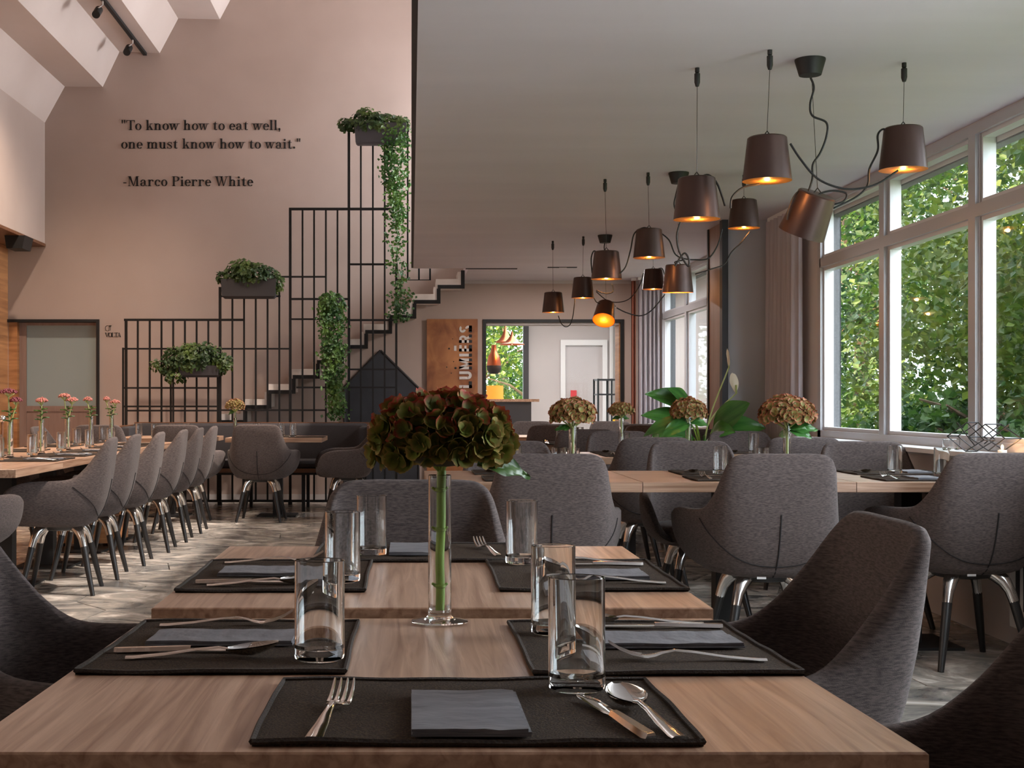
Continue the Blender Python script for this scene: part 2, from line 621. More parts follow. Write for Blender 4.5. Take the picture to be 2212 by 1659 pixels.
# low ceiling slab over the right half, with the stair opening behind it
YS = 1.319 * F / (CY - 580)
cs = MB().box(0.023, XW + 0.16, YF, YS, ZC, 2.75)
cs.box(PX(1012, YS), XW + 0.16, YS, YB, ZC, 2.75)
struct(cs.build('ceiling', m_ceil, smooth=False))
struct(MB().box(0.002, 0.023, YF, YS, ZC + 0.004, 2.80).build('trim_3', m_fasc, smooth=False))
for k, (a, b, yy) in enumerate([(1006, 1117, 580), (1183, 1246, 577)]):
    y = 1.319 * F / (CY - yy)
    o = thing('ceiling_vent', ['long narrow slot vent in the low ceiling beside the stair top', 'short slot vent in the low ceiling above the rusted sign'][k], 'vent', (0, y, ZC))
    mb = MB().box(PX(a, y), PX(b, y), -0.025, 0.025, -0.006, 0.0)
    mb.build('slot', m_dark, o, smooth=False)
    if k:
        MB().box(PX(a + 25, y), PX(b - 22, y), -0.02, 0.02, -0.008, -0.006).build('slot_blade', m_rad, o, smooth=False)

# window wall ---------------------------------------------------------
ZS, ZT0, ZT1, ZH = 0.845, 1.945, 2.005, 2.335
XO = 2.80
wr = MB()
YA0, YA1, YB0, YB1 = 1.42, 8.77, 12.0, 14.24
wr.box(XW, XO, YF, YB, 0, 0.80)
wr.box(XW, XO, YA1, YB0, 0.80, ZC)
wr.box(XW, XO, YF, YA0, 0.80, ZC)
wr.box(XW, XO, YB1, YB + 0.15, 0.80, ZC)
wr.box(XW, XO, YF, YB + 0.15, ZH + 0.045, 2.75)
wr.box(XW + 0.08, XO, YF, YB, 2.29, ZH + 0.045)
wall_right = struct(wr.build('wall_right', m_wall2, smooth=False))
struct(MB().box(PX(1570, 9.75), XW, 9.75, 10.28, 0, ZC).build('wall_pier', m_pier, smooth=False))
struct(MB().box(PX(1558, 9.75), PX(1571, 9.75), 9.72, 9.80, 0, ZC).build('trim_4', m_slate, smooth=False))
struct(MB().box(PX(1570, 9.75) - 0.012, PX(1570, 9.75), 9.80, 10.27, 0, ZC).build('trim_5', m_doorfr, smooth=False))
struct(MB().box(PX(1570, 9.75) - 0.02, PX(1570, 9.75) + 0.01, 10.27, 10.31, 0, ZC).build('trim_6', m_blackmat, smooth=False))


def window(name, y0, y1, mull):
    w = bpy.data.objects.new(name, None)
    col.objects.link(w)
    struct(w)
    x0, x1 = XW - 0.005, XW + 0.075
    fr = MB()
    fr.box(x0, x1, y0, y1, 0.80, ZS + 0.045)
    fr.box(x0, x1, y0, y1, ZH, ZH + 0.05)
    fr.box(x0, x1, y1 - 0.06, y1, ZS, ZH)
    fr.box(x0, x1, y0, y0 + 0.06, ZS, ZH)
    fr.build('window_frame', m_frame, w, smooth=False)
    ys = [y0] + list(mull) + [y1]
    for y in mull:
        MB().box(x0, x1, y - 0.04, y + 0.04, ZS + 0.045, ZH).build('mullion', m_frame, w, smooth=False)
        MB().box(x0 + 0.02, x1 + 0.01, y - 0.062, y + 0.062, ZS + 0.045, ZH).build('sash_stile', m_stile, w, smooth=False)
    for i in range(len(ys) - 1):
        a = ys[i] + 0.06
        b = ys[i + 1] - 0.06
        MB().box(x0, x1, a - 0.02, b + 0.02, ZT0, ZT1).build('transom', m_frame, w, smooth=False)
        for (za, zb) in ((ZS + 0.045, ZT0), (ZT1, ZH)):
            bead = MB()
            t = 0.022
            bead.box(x0 + 0.02, x1, a - 0.005, a + t, za, zb)
            bead.box(x0 + 0.02, x1, b - t, b + 0.005, za, zb)
            bead.box(x0 + 0.02, x1, a + t, b - t, za, za + t)
            bead.box(x0 + 0.02, x1, a + t, b - t, zb - t, zb)
            bead.build('glazing_bead', m_stile, w, smooth=False)
            MB().box(x0 + 0.04, x0 + 0.046, a + t, b - t, za + t, zb - t).build('pane', m_pane, w, smooth=False)
    return w


window('window_1', YA0, 8.77, [8.77 - 1.19 - 1.22 * i for i in range(4, -1, -1)])
window('window_2', YB0, YB1, [13.0])
struct(MB().box(2.50, XW - 0.006, YA0, YA1 + 0.05, 0.824, 0.846).build('window_sill', m_white, smooth=False))
struct(MB().box(2.50, XW - 0.006, YB0, YB1, 0.824, 0.846).build('window_sill', m_white, smooth=False))

rv = MB()
for ya in (YA1, YB1):
    rv.box(XW + .08, XO + .004, ya - .006, ya + .002, .89, 2.30)
rv.box(XW + .085, XO + .004, YF, YB1, 2.282, 2.292)
rv.box(XO, XO + .006, YA1 - .006, YB0, 0, 2.75)
rv.box(XO, XO + .006, YF, YB1, 2.286, 2.75)
struct(rv.build('trim_8', m_render, smooth=False))

# radiator under the window
rad = thing('radiator', 'white panel radiator with slotted top under the window sill', 'radiator', (2.55, 0, 0))
MB().box(0, 0.09, 3.2, 5.72, 0.12, 0.42).build('radiator_body', m_rad, rad, smooth=False)
for k in range(34):
    y = 5.64 - k * 0.07
    MB().box(-0.003, 0.001, y - 0.017, y + 0.017, 0.20, 0.40).build('slot', m_dark, rad, smooth=False)
MB().box(0.02, 0.11, 3.4, 3.5, 0.0, 0.12).build('bracket', m_rad, rad, smooth=False)
MB().box(0.02, 0.11, 5.4, 5.5, 0.0, 0.12).build('bracket', m_rad, rad, smooth=False)

# door on the left of the back wall --------------------------------------------
door = bpy.data.objects.new('door_1', None)
col.objects.link(door)
struct(door)
t = 0.03
fr = MB()
fr.box(DX0, DX1, YB - 0.03, YB + 0.16, ZO - t, ZO)
fr.box(DX1 - t, DX1, YB - 0.03, YB + 0.16, 0, ZO - t)
fr.build('door_frame', m_blackmat, door, smooth=False)
MB().box(DX0, PX(36, YB), YB + 0.02, YB + 0.16, 0, ZO - t).build('side_panel', m_woodwall, door, smooth=False)
yd = YB + 0.1
lf = MB()
gx0, gx1, gz0, gz1 = PX(57, yd), PX(207, yd), PZ(877, yd), PZ(703, yd)
lf.box(PX(38, yd), gx0, yd, yd + 0.05, 0, ZO - t)
lf.box(gx0, gx1, yd, yd + 0.05, gz1, ZO - t)
lf.box(gx0, gx1, yd, yd + 0.05, gz0 - 0.06, gz0)
lf.box(gx1, DX1 - t, yd, yd + 0.05, 0, ZO - t)
lf.box(gx0, gx1, yd + 0.012, yd + 0.05, 0, gz0 - 0.06)
lf.build('door_leaf', m_doorfr, door, smooth=False)
MB().box(gx0, gx1, yd + 0.02, yd + 0.03, gz0, gz1).build('pane', m_frost, door, smooth=False)

# black frame of the opening to the next room ---------------------------------------
of = bpy.data.objects.new('door_2', None)
col.objects.link(of)
struct(of)
fr = MB()
t = 0.035
fr.box(OX0, OX1, YB - 0.02, YB + 0.02, ZO - t, ZO)
fr.box(OX0, OX0 + t, YB - 0.02, YB + 0.02, 0, ZO - t)
fr.box(OX1 - t, OX1, YB - 0.02, YB + 0.02, 0, ZO - t)
fr.build('door_frame', m_blackmat, of, smooth=False)
MB().box(OX1 - t - 0.012, OX1 - t, YB + 0.02, YB + 0.3, 0, ZO - t).build('door_lining', m_woodwall, of, smooth=False)
MB().box(OX0 + t, OX1 - t - 0.012, YB + 0.02, YB + 0.3, ZO - t - 0.02, ZO - t).build('door_lining', m_wall2, of, smooth=False)

# next room ------------------------------------------------------------------------
Y2 = 19.6
wx0, wx1 = PX(1030, Y2), PX(1132, Y2)
w2 = MB()
w2.box(wx1, 3.4, Y2, Y2 + 0.15, 0, 2.5)
w2.box(0.3, wx1, Y2, Y2 + 0.15, 0, 0.85)
w2.box(0.3, wx0, Y2, Y2 + 0.15, 0.85, 2.5)
struct(w2.build('wall_next_room', m_wall2, smooth=False))
struct(MB().box(wx1 - 0.02, wx1 + 0.06, Y2 - 0.1, Y2, 0, 2.5).build('trim_7', m_planter, smooth=False))
struct(MB().box(0.2, 0.3, YB + 0.15, Y2 + 0.15, 0, 2.5).build('wall_next_room_side', m_wall2, smooth=False))
struct(MB().box(3.4, 3.5, YB + 0.15, Y2 + 0.15, 0, 2.5).build('wall_next_room_right', m_white, smooth=False))
struct(MB().box(0.2, 3.5, YB + 0.15, Y2 + 0.15, 2.5, 2.6).build('ceiling_next_room', m_wall2, smooth=False))
w3 = bpy.data.objects.new('window_3', None)
col.objects.link(w3)
struct(w3)
MB().box(wx0, wx1 - 0.02, Y2 + 0.05, Y2 + 0.06, 0.85, 2.5).build('pane', m_pane, w3, smooth=False)
MB().box(wx0, wx1 - 0.02, Y2, Y2 + 0.14, 0.83, 0.87).build('window_frame', m_frame, w3, smooth=False)
d3 = bpy.data.objects.new('door_3', None)
col.objects.link(d3)
struct(d3)
yy = Y2 - 0.06
ax0, ax1, az = PX(1211, yy), PX(1312, yy), PZ(734, yy)
fr = MB()
fr.box(ax0, ax1, yy, yy + 0.06, az - 0.08, az)
fr.box(ax0, ax0 + 0.07, yy, yy + 0.06, 0, az - 0.08)
fr.box(ax1 - 0.07, ax1, yy, yy + 0.06, 0, az - 0.08)
fr.build('door_frame', m_white, d3, smooth=False)
MB().box(ax0 + 0.07, ax1 - 0.07, yy + 0.03, yy + 0.04, 0, az - 0.08).build('pane', m_pane, d3, smooth=False)
MB().tube([(ax1 + 0.06, yy + 0.02, 0), (ax1 + 0.06, yy + 0.02, 2.3)], 0.03, 6).build('door_post', m_white, d3)
MB().box(PX(1233, yy), PX(1246, yy), yy + 0.015, yy + 0.03, PZ(860, yy), PZ(843, yy)).build('door_sticker', m_red, d3, smooth=False)

# ------------------------------------------------------------------ outside: ground and trees
gd = MB().box(XO, 60, -20, 70, -0.35, -0.2)
gd.box(-20, XO, 20.6, 70, -0.35, -0.2)
gr = tag(gd.build('lawn', m_ground, smooth=False), 'green lawn outside the windows', 'lawn')
gr['kind'] = 'structure'


def leafmesh(mb, c, n, s, rr, fold=0.3):
    """one small folded leaf: centre c, normal n, length s"""
    n = Vector(n).normalized()
    a = n.orthogonal().normalized()
    ang = rr.uniform(0, 2 * PI)
    b = n.cross(a)
    u = a * math.cos(ang) + b * math.sin(ang)
    v = n.cross(u)
    c = Vector(c)
    w = s * rr.uniform(0.3, 0.42)
    mb.add([c - u * s * .5, c + v * w + n * w * fold, c + u * s * .5, c - v * w + n * w * fold], [(0, 1, 2), (0, 2, 3)])


def tree_leaf_mat(name, a, b):
    return pmat(name, a, b, (1.3, 1.3, 1.3), 0.6, trans=0.4, lo=0.35, hi=0.68)


tree_mats = [tree_leaf_mat('maple_leaf', srgb(44, 76, 26), srgb(104, 116, 40)),
             tree_leaf_mat('beech_leaf', srgb(28, 62, 26), srgb(74, 100, 40)),
             tree_leaf_mat('autumn_leaf', srgb(84, 78, 22), srgb(136, 96, 28)),
             tree_leaf_mat('spruce_needle', srgb(24, 54, 32), srgb(48, 80, 44))]


def tree(x, y, h, rad, mi, n, seed, label, low=0.2, size=0.105, name='broadleaf_tree', group='trees beyond the windows'):
    rr = random.Random(seed)
    o = thing(name, label, 'tree', (x, y, -0.2), 0, group)
    tk = [(0, 0, 0)]
    for k in range(1, 7):
        tk.append((rr.uniform(-.12, .12) * k * .3, rr.uniform(-.12, .12) * k * .3, h * k / 7))
    tr_ = MB().tube(tk, [0.14 - 0.017 * k for k in range(7)], 7)
    for k in range(9):
        z = h * rr.uniform(0.2, 0.85)
        an = rr.uniform(0, 2 * PI)
        q = rr.uniform(0.5, 0.9) * rad
        tr_.tube([(0, 0, z), (math.cos(an) * q * .5, math.sin(an) * q * .5, z + q * .35), (math.cos(an) * q, math.sin(an) * q, z + q * .5)], [0.035, 0.022, 0.01], 5)
    tr_.build('trunk', m_bark, o)
    mb = MB()
    clumps = [(rr.uniform(-1, 1), rr.uniform(-1, 1), rr.uniform(0, 1), rr.uniform(.22, .45)) for _ in range(46)]
    for k in range(n):
        cx_, cy_, cz_, cr = rr.choice(clumps)
        zz = low + cz_ * (h - low)
        taper = 1.0 if cz_ < 0.6 else 1.0 - (cz_ - 0.6) * 1.3
        d = Vector((rr.gauss(0, 1), rr.gauss(0, 1), rr.gauss(0, .7))) * cr * rad * 0.55
        c = Vector((cx_ * rad * .8 * taper, cy_ * rad * .8 * taper, zz)) + d
        c.z = max(c.z, 0.05)
        leafmesh(mb, c, (rr.gauss(0, .6), rr.gauss(0, .6), rr.uniform(.2, 1)), size * rr.uniform(.6, 1.3), rr)
    stuff(mb.build('foliage', tree_mats[mi], o, smooth=False))
    return o


tree(6.4, 8.6, 6.0, 1.7, 2, 13000, 1, 'tree with golden autumn leaves outside the large window behind the wire ornament')
tree(6.8, 11.4, 6.4, 1.9, 0, 17000, 2, 'leafy yellow-green tree filling the middle pane of the large window')
tree(7.0, 14.4, 6.6, 1.9, 0, 17000, 3, 'leafy yellow-green tree behind the first pane beside the curtain')
tree(7.4, 17.6, 6.8, 2.0, 1, 17000, 4, 'dark green tree outside seen through the panes next to the curtain')
tree(9.6, 12.6, 7.4, 2.2, 1, 14000, 5, 'dark green tree standing behind the yellow-green trees')
tree(9.8, 17.0, 7.6, 2.3, 1, 14000, 6, 'dark green tree at the back of the garden between lighter trees')
tree(10.6, 21.5, 7.8, 2.3, 3, 12000, 7, 'blue-green conifer in the garden behind the broadleaf trees')
tree(7.6, 24.0, 7.4, 2.0, 3, 12000, 8, 'tall conifer seen through the far window by the pillar')
tree(7.2, 29.5, 7.6, 2.0, 0, 7000, 9, 'bright tree seen through the far window behind the conifer')
tree(8.6, 34.0, 8.0, 2.4, 1, 7000, 10, 'green tree deep in the garden beyond the far window')
tree(2.2, 24.0, 6.0, 1.7, 0, 7000, 11, 'yellow-green tree outside the window of the next room')
tree(1.2, 26.4, 6.4, 1.9, 1, 6000, 12, 'dark green tree outside the next room behind the yellow-green one')
back = [(13.5, 11.0, 1), (13.8, 15.5, 5), (14.4, 20.0, 2), (14.8, 25.0, 4), (13.0, 30.0, 6), (12.0, 36.0, 5), (17.5, 17.0, 3), (18.0, 24.0, 4), (18.5, 31.0, 2), (11.0, 42.0, 5), (15.0, 44.0, 3), (4.5, 30.0, 5), (0.0, 31.0, 3), (2.5, 36.0, 4)]
tt = [o for o in col.objects if o.name.startswith('broadleaf_tree') and o.parent is None]
wds = ['golden-topped', 'deep green', 'olive', 'dense green', 'blue-green', 'tall green', 'mid green', 'dark', 'pale green', 'far green', 'hazy green', 'dark green', 'soft green', 'light green']
for k, (x, y, i) in enumerate(back):
    c = copy_tree(tt[i])
    c.location = (x, y, -0.2)
    c.rotation_euler = (0, 0, k * 1.7)
    c.scale = (1.25, 1.25, 1.2)
    c['label'] = wds[k] + ' tree filling the background of the garden behind the nearer trees'
    c['group'] = 'background trees of the garden'
for k, (x, y, h, r) in enumerate([(5.0, 8.8, 1.35, .75), (5.0, 10.4, 1.15, .8), (5.2, 12.2, 1.2, .85), (5.3, 14.2, 1.1, .8)]):
    tree(x, y, h, r, 3 if k == 0 else 1, 3500, 40 + k, ['clipped dark green hedge bush under the wide pane with the wire ornament', 'low dark green bush beneath the middle pane', 'low green bush beneath the middle pane near the mullion', 'low green bush beneath the pane by the curtain'][k], 0.02, 0.09, 'garden_bush', 'bushes under the windows')

# ------------------------------------------------------------------ lettering (own serif outlines)
class Glyphs:
    TH, TN, XH, CAP, ASC = 0.125, 0.03, 0.46, 0.70, 0.72

    def __init__(s):
        s.p = []

    def r(s, x0, y0, x1, y1):
        s.p.append([(x0, y0), (x1, y0), (x1, y1), (x0, y1)])

    def q(s, *pts):
        s.p.append(list(pts))

    def ring(s, cx, cy, rx, ry, tx, ty, a0=0, a1=360, n=20):
        for i in range(n):
            t0 = math.radians(a0 + (a1 - a0) * i / n)
            t1 = math.radians(a0 + (a1 - a0) * (i + 1) / n)
            s.p.append([(cx + rx * math.cos(t0), cy + ry * math.sin(t0)), (cx + rx * math.cos(t1), cy + ry * math.sin(t1)),
                        (cx + (rx - tx) * math.cos(t1), cy + (ry - ty) * math.sin(t1)), (cx + (rx - tx) * math.cos(t0), cy + (ry - ty) * math.sin(t0))])

    def dot(s, cx, cy, r):
        s.p.append([(cx + r * math.cos(k * PI / 6), cy + r * math.sin(k * PI / 6)) for k in range(12)])

    def stem(s, x, y0, y1, foot=True, head=0):
        TH, TN = s.TH, s.TN
        s.r(x, y0, x + TH, y1)
        if foot:
            s.r(x - .06, y0, x + TH + .06, y0 + TN)
        if head == 1:
            s.r(x - .06, y1 - TN, x + .01, y1)
        if head == 2:
            s.r(x - .06, y1 - TN, x + TH + .06, y1)

    def arch(s, x, w):
        """shoulder from stem at x to a second stem at x+w"""
        TH, TN, XH = s.TH, s.TN, s.XH
        s.ring(x + (w + TH) / 2 + .02, XH - .12, (w + TH) / 2 - .02, .13, TH, TN * 1.3, 0, 165, 12)
        s.r(x + w, 0, x + w + TH, XH - .12)
        s.r(x + w - .06, 0, x + w + TH + .06, TN)

    def glyph(s, ch):
        s.p = []
        TH, TN, XH, CAP, ASC = s.TH, s.TN, s.XH, s.CAP, s.ASC
        w = 0.5
        if ch == ' ':
            w = 0.22
        elif ch == 'o':
            s.ring(.23, XH / 2, .23, XH / 2 + .01, TH, TN)
            w = .46
        elif ch == 'O':
            s.ring(.31, CAP / 2, .31, CAP / 2 + .01, TH + .03, TN)
            w = .62
        elif ch == 'e':
            s.ring(.22, XH / 2, .22, XH / 2 + .01, TH, TN, 0, 320)
            s.r(.1, XH / 2 - .01, .43, XH / 2 + TN)
            w = .43
        elif ch == 'c':
            s.ring(.22, XH / 2, .22, XH / 2 + .01, TH, TN, 45, 320)
            s.dot(.35, XH - .11, .06)
            w = .41
        elif ch == 'a':
            s.ring(.22, XH - .14, .18, .15, TH, TN, 0, 150, 10)
            s.r(.275, .08, .275 + TH, XH - .14)
            s.ring(.2, .125, .19, .135, TH, TN, 60, 320)
            s.dot(.08, XH - .12, .055)
            s.ring(.44, .07, .06, .07, .03, .03, 180, 330, 6)
            w = .5
        elif ch == 'n':
            s.stem(.06, 0, XH, True, 1)
            s.arch(.06, .28)
            w = .56
        elif ch == 'h':
            s.stem(.06, 0, ASC, True, 1)
            s.arch(.06, .28)
            w = .56
        elif ch == 'm':
            s.stem(.06, 0, XH, True, 1)
            s.arch(.06, .27)
            s.arch(.33, .27)
            w = .82
        elif ch == 'r':
            s.stem(.06, 0, XH, True, 1)
            s.ring(.29, XH - .13, .13, .14, TN * 1.4, TN * 1.4, 40, 170, 8)
            s.dot(.36, XH - .08, .06)
            w = .44
        elif ch == 'u':
            s.stem(.06, .1, XH, False, 1)
            s.ring(.26, .13, .2, .14, TH, TN * 1.3, 180, 350, 12)
            s.stem(.33, 0, XH, False, 1)
            s.r(.33, 0, .33 + TH + .06, TN)
            w = .54
        elif ch == 'i':
            s.stem(.06, 0, XH, True, 1)
            s.dot(.12, XH + .16, .075)
            w = .26
        elif ch == 'l':
            s.stem(.06, 0, ASC, True, 1)
            w = .26
        elif ch == 'k':
            s.stem(.06, 0, ASC, True, 1)
            s.q((.18, .17), (.37, XH), (.41, XH), (.2, .15))
            s.q((.24, .26), (.37, 0), (.37 + TH + .02, 0), (.32, .33))
            s.r(.3, XH - TN, .48, XH)
            s.r(.31, 0, .54, TN)
            w = .54
        elif ch == 't':
            s.r(.09, .08, .09 + TH, XH)
            s.q((.09, XH), (.09 + TH, XH), (.09 + TH, .62))
            s.r(.0, XH - TN, .32, XH)
            s.ring(.22, .1, .13, .11, TH * .9, TN * 1.3, 180, 330, 10)
            w = .36
        elif ch == 's':
            s.ring(.19, XH - .12, .16, .13, .06, TN, 30, 225, 12)
            s.ring(.19, .125, .17, .135, .06, TN, -150, 55, 12)
            s.q((.07, .29), (.15, .33), (.33, .2), (.27, .13))
            s.r(.31, XH - .16, .34, XH)
            s.r(.02, 0, .05, .15)
            w = .39
        elif ch == 'S':
            s.ring(.25, CAP - .18, .21, .19, .08, TN, 20, 230, 12)
            s.ring(.25, .185, .23, .2, .08, TN, -155, 55, 12)
            s.q((.08, .44), (.18, .5), (.44, .3), (.36, .2))
            w = .5
        elif ch in 'wW':
            H, q, pre = (XH, .2, 0) if ch == 'w' else (CAP, .27, 0)
            a, k = (.0, TH + .02)
            for d in (0, q + .06):
                s.q((d, H), (d + k, H), (d + q, 0), (d + q - .05, 0))
                s.q((d + q - .05, 0), (d + q, 0), (d + q * 1.75 + .02, H), (d + q * 1.75 - .02, H))
            s.r(-.06, H - TN, .2, H)
            s.r(q - .02, H - TN, q + .26, H)
            s.r(q * 2.2 + .06, H - TN, q * 2.2 + .3, H)
            w = q * 2.75 + .14
        elif ch == 'T':
            s.stem(.24, 0, CAP, True)
            s.r(.0, CAP - TN, .6, CAP)
            s.q((.0, CAP), (.03, CAP), (.06, CAP - TN), (.0, CAP - .2))
            s.q((.6, CAP), (.57, CAP), (.54, CAP - TN), (.6, CAP - .2))
            w = .58
        elif ch == 'M':
            s.r(.07, 0, .1, CAP)
            s.r(.0, 0, .18, TN)
            s.q((.04, CAP), (.2, CAP), (.42, .0), (.37, .0))
            s.q((.37, 0), (.42, 0), (.64, CAP), (.6, CAP))
            s.r(.0, CAP - TN, .16, CAP)
            s.r(.6, 0, .6 + TH, CAP)
            s.r(.54, 0, .79, TN)
            s.r(.6, CAP - TN, .79, CAP)
            w = .82
        elif ch == 'P':
            s.stem(.07, 0, CAP, True, 1)
            s.ring(.3, CAP - .18, .24, .18, TH, TN, -90, 90, 14)
            s.r(.15, CAP - TN, .31, CAP)
            s.r(.15, CAP - .36, .31, CAP - .36 + TN)
            w = .55
        elif ch == 'V':
            s.q((.02, CAP), (.02 + TH + .03, CAP), (.34, 0), (.28, 0))
            s.q((.28, 0), (.33, 0), (.56, CAP), (.51, CAP))
            s.r(-.04, CAP - TN, .24, CAP)
            s.r(.44, CAP - TN, .64, CAP)
            w = .6
        elif ch == 'L':
            s.stem(.07, 0, CAP, True, 2)
            s.r(.07, 0, .5, TN)
            s.q((.5, 0), (.5, .22), (.47, .1), (.44, TN))
            w = .53
        elif ch == 'A':
            s.q((.26, CAP), (.33, CAP), (.56, 0), (.4, 0))
            s.q((.27, CAP), (.31, CAP), (.09, 0), (.05, 0))
            s.r(.14, .2, .46, .2 + TN)
            s.r(-.02, 0, .17, TN)
            s.r(.35, 0, .64, TN)
            w = .62
        elif ch == 'C':
            s.ring(.31, CAP / 2, .31, CAP / 2 + .01, .06, TN, 40, 320)
            w = .5
        elif ch == '"':
            s.q((.03, .72), (.13, .72), (.1, .48), (.06, .48))
            s.q((.2, .72), (.3, .72), (.27, .48), (.23, .48))
            w = .33
        elif ch == '-':
            s.r(.02, .2, .24, .26)
            w = .3
        elif ch == '.':
            s.dot(.09, .07, .075)
            w = .2
        elif ch == ',':
            s.dot(.09, .07, .075)
            s.q((.1, .05), (.16, .06), (.12, -.1), (.06, -.13))
            w = .2
        elif ch == '|':
            s.r(.0, .1, .05, CAP)
            s.q((.05, CAP), (.17, CAP), (.05, CAP - .25))
            w = .17
        # plain sans capitals for the sheet metal sign
        return [list(p) for p in s.p], w


GL = Glyphs()


def serif_line(par, text, x0, x1, zb, cap_h, y, depth=0.006):
    k = cap_h / 0.70
    gl = [GL.glyph(c) for c in text]
    tot = sum(w for _, w in gl) * k
    gap = (x1 - x0 - tot) / max(len(text) - 1, 1)
    x = x0
    for polys, w in gl:
        if polys:
            mb = MB()
            for p in polys:
                mb.prism([(x + a * k, zb + b * k) for a, b in p], -depth, 'y', y)
            mb.build('letter', m_ink, par, smooth=False)
        x += w * k + gap


wq = thing('wall_quote', 'three lines of black serif lettering quoting a chef on the taupe wall', 'lettering', (0, 0, 0))
yq = YB - 0.001
for txt, a, b, base in [('"To know how to eat well,', 262, 607, 281), ('one must know how to wait."', 262, 650, 321), ('-Marco Pierre White', 266, 547, 402)]:
    serif_line(wq, txt, PX(a, YB), PX(b, YB), PZ(base, YB), 21 * YB / F, yq)
vs = thing('wall_sign', 'small black VOLTA lettering with a C mark beside the frosted door', 'lettering', (0, 0, 0))
serif_line(vs, 'VOLTA', PX(227, YB), PX(262, YB), PZ(728, YB), 9.5 * YB / F, yq, 0.004)
serif_line(vs, 'C||', PX(227, YB), PX(241, YB), PZ(715, YB), 12 * YB / F, yq, 0.004)

# ------------------------------------------------------------------ stairs behind the grid
YST = 14.12
st = thing('staircase', 'pale folded staircase with black zigzag edge rising along the wall', 'staircase', (0, 0, 0))
gx, gy = 52.2, 32.45
pts_top, k0 = [], -5
for k in range(-6, 9):
    xk = 528 + gx * k
    yk = 879 - gy * k
    # tread block
    MB().box(PX(xk - 4, YST), PX(xk + gx + 3, YST), YST + 0.015, YB - 0.002, PZ(yk, YST), PZ(yk - 17, YST)).build('tread', m_stepw, st, smooth=False)
    MB().box(PX(xk + gx - 9, YST), PX(xk + gx + 3, YST), YST + 0.015, YB - 0.002, PZ(yk - 17, YST), PZ(yk - gy, YST)).build('riser', m_stepw, st, smooth=False)
zz = MB()
for k in range(-6, 9):
    xk = 528 + gx * k
    yk = 879 - gy * k
    zz.box(PX(xk, YST), PX(xk + gx + 6, YST), YST, YST + 0.014, PZ(yk + 4, YST), PZ(yk - 4, YST))
    zz.box(PX(xk + gx - 2, YST), PX(xk + gx + 6, YST), YST, YST + 0.014, PZ(yk - 4, YST), PZ(yk - gy + 4 if k < 8 else 584, YST))
zz.build('edge_strip', m_black, st, smooth=False)
# house shaped chalkboard on the wall under the stairs
hp = [(744, 1060), (744, 836), (822, 757), (904, 838), (904, 1060)]
cb = thing('chalkboard', 'house-shaped dark chalkboard panel under the stairs', 'chalkboard', (0, 0, 0))
MB().prism([(PX(a, YB), PZ(b, YB)) for a, b in hp], -0.025, 'y', YB - 0.001).build('board', m_slate, cb, smooth=False)
fr = MB()
for i in range(len(hp) - 1):
    fr.tube([P(hp[i][0], hp[i][1], YB - 0.03), P(hp[i + 1][0], hp[i + 1][1], YB - 0.03)], 0.012, 4)
fr.build('rim', m_planter, cb, smooth=False)

# ------------------------------------------------------------------ rusted sign
sg = thing('rusted_sign', 'tall rusted steel sheet with cut letters reading upwards', 'sign', (0, 0, 0))
ys = YB - 0.06
sx0, sx1 = PX(922, ys), PX(1032, ys)
MB().box(sx0, sx1, ys, ys + 0.03, 0.0, PZ(689, ys)).build('sheet', m_rust, sg, smooth=False)
MB().box(sx0 + 0.03, sx1 - 0.03, ys + 0.03, YB - 0.001, 0.1, PZ(700, ys)).build('back_batten', m_planter, sg, smooth=False)


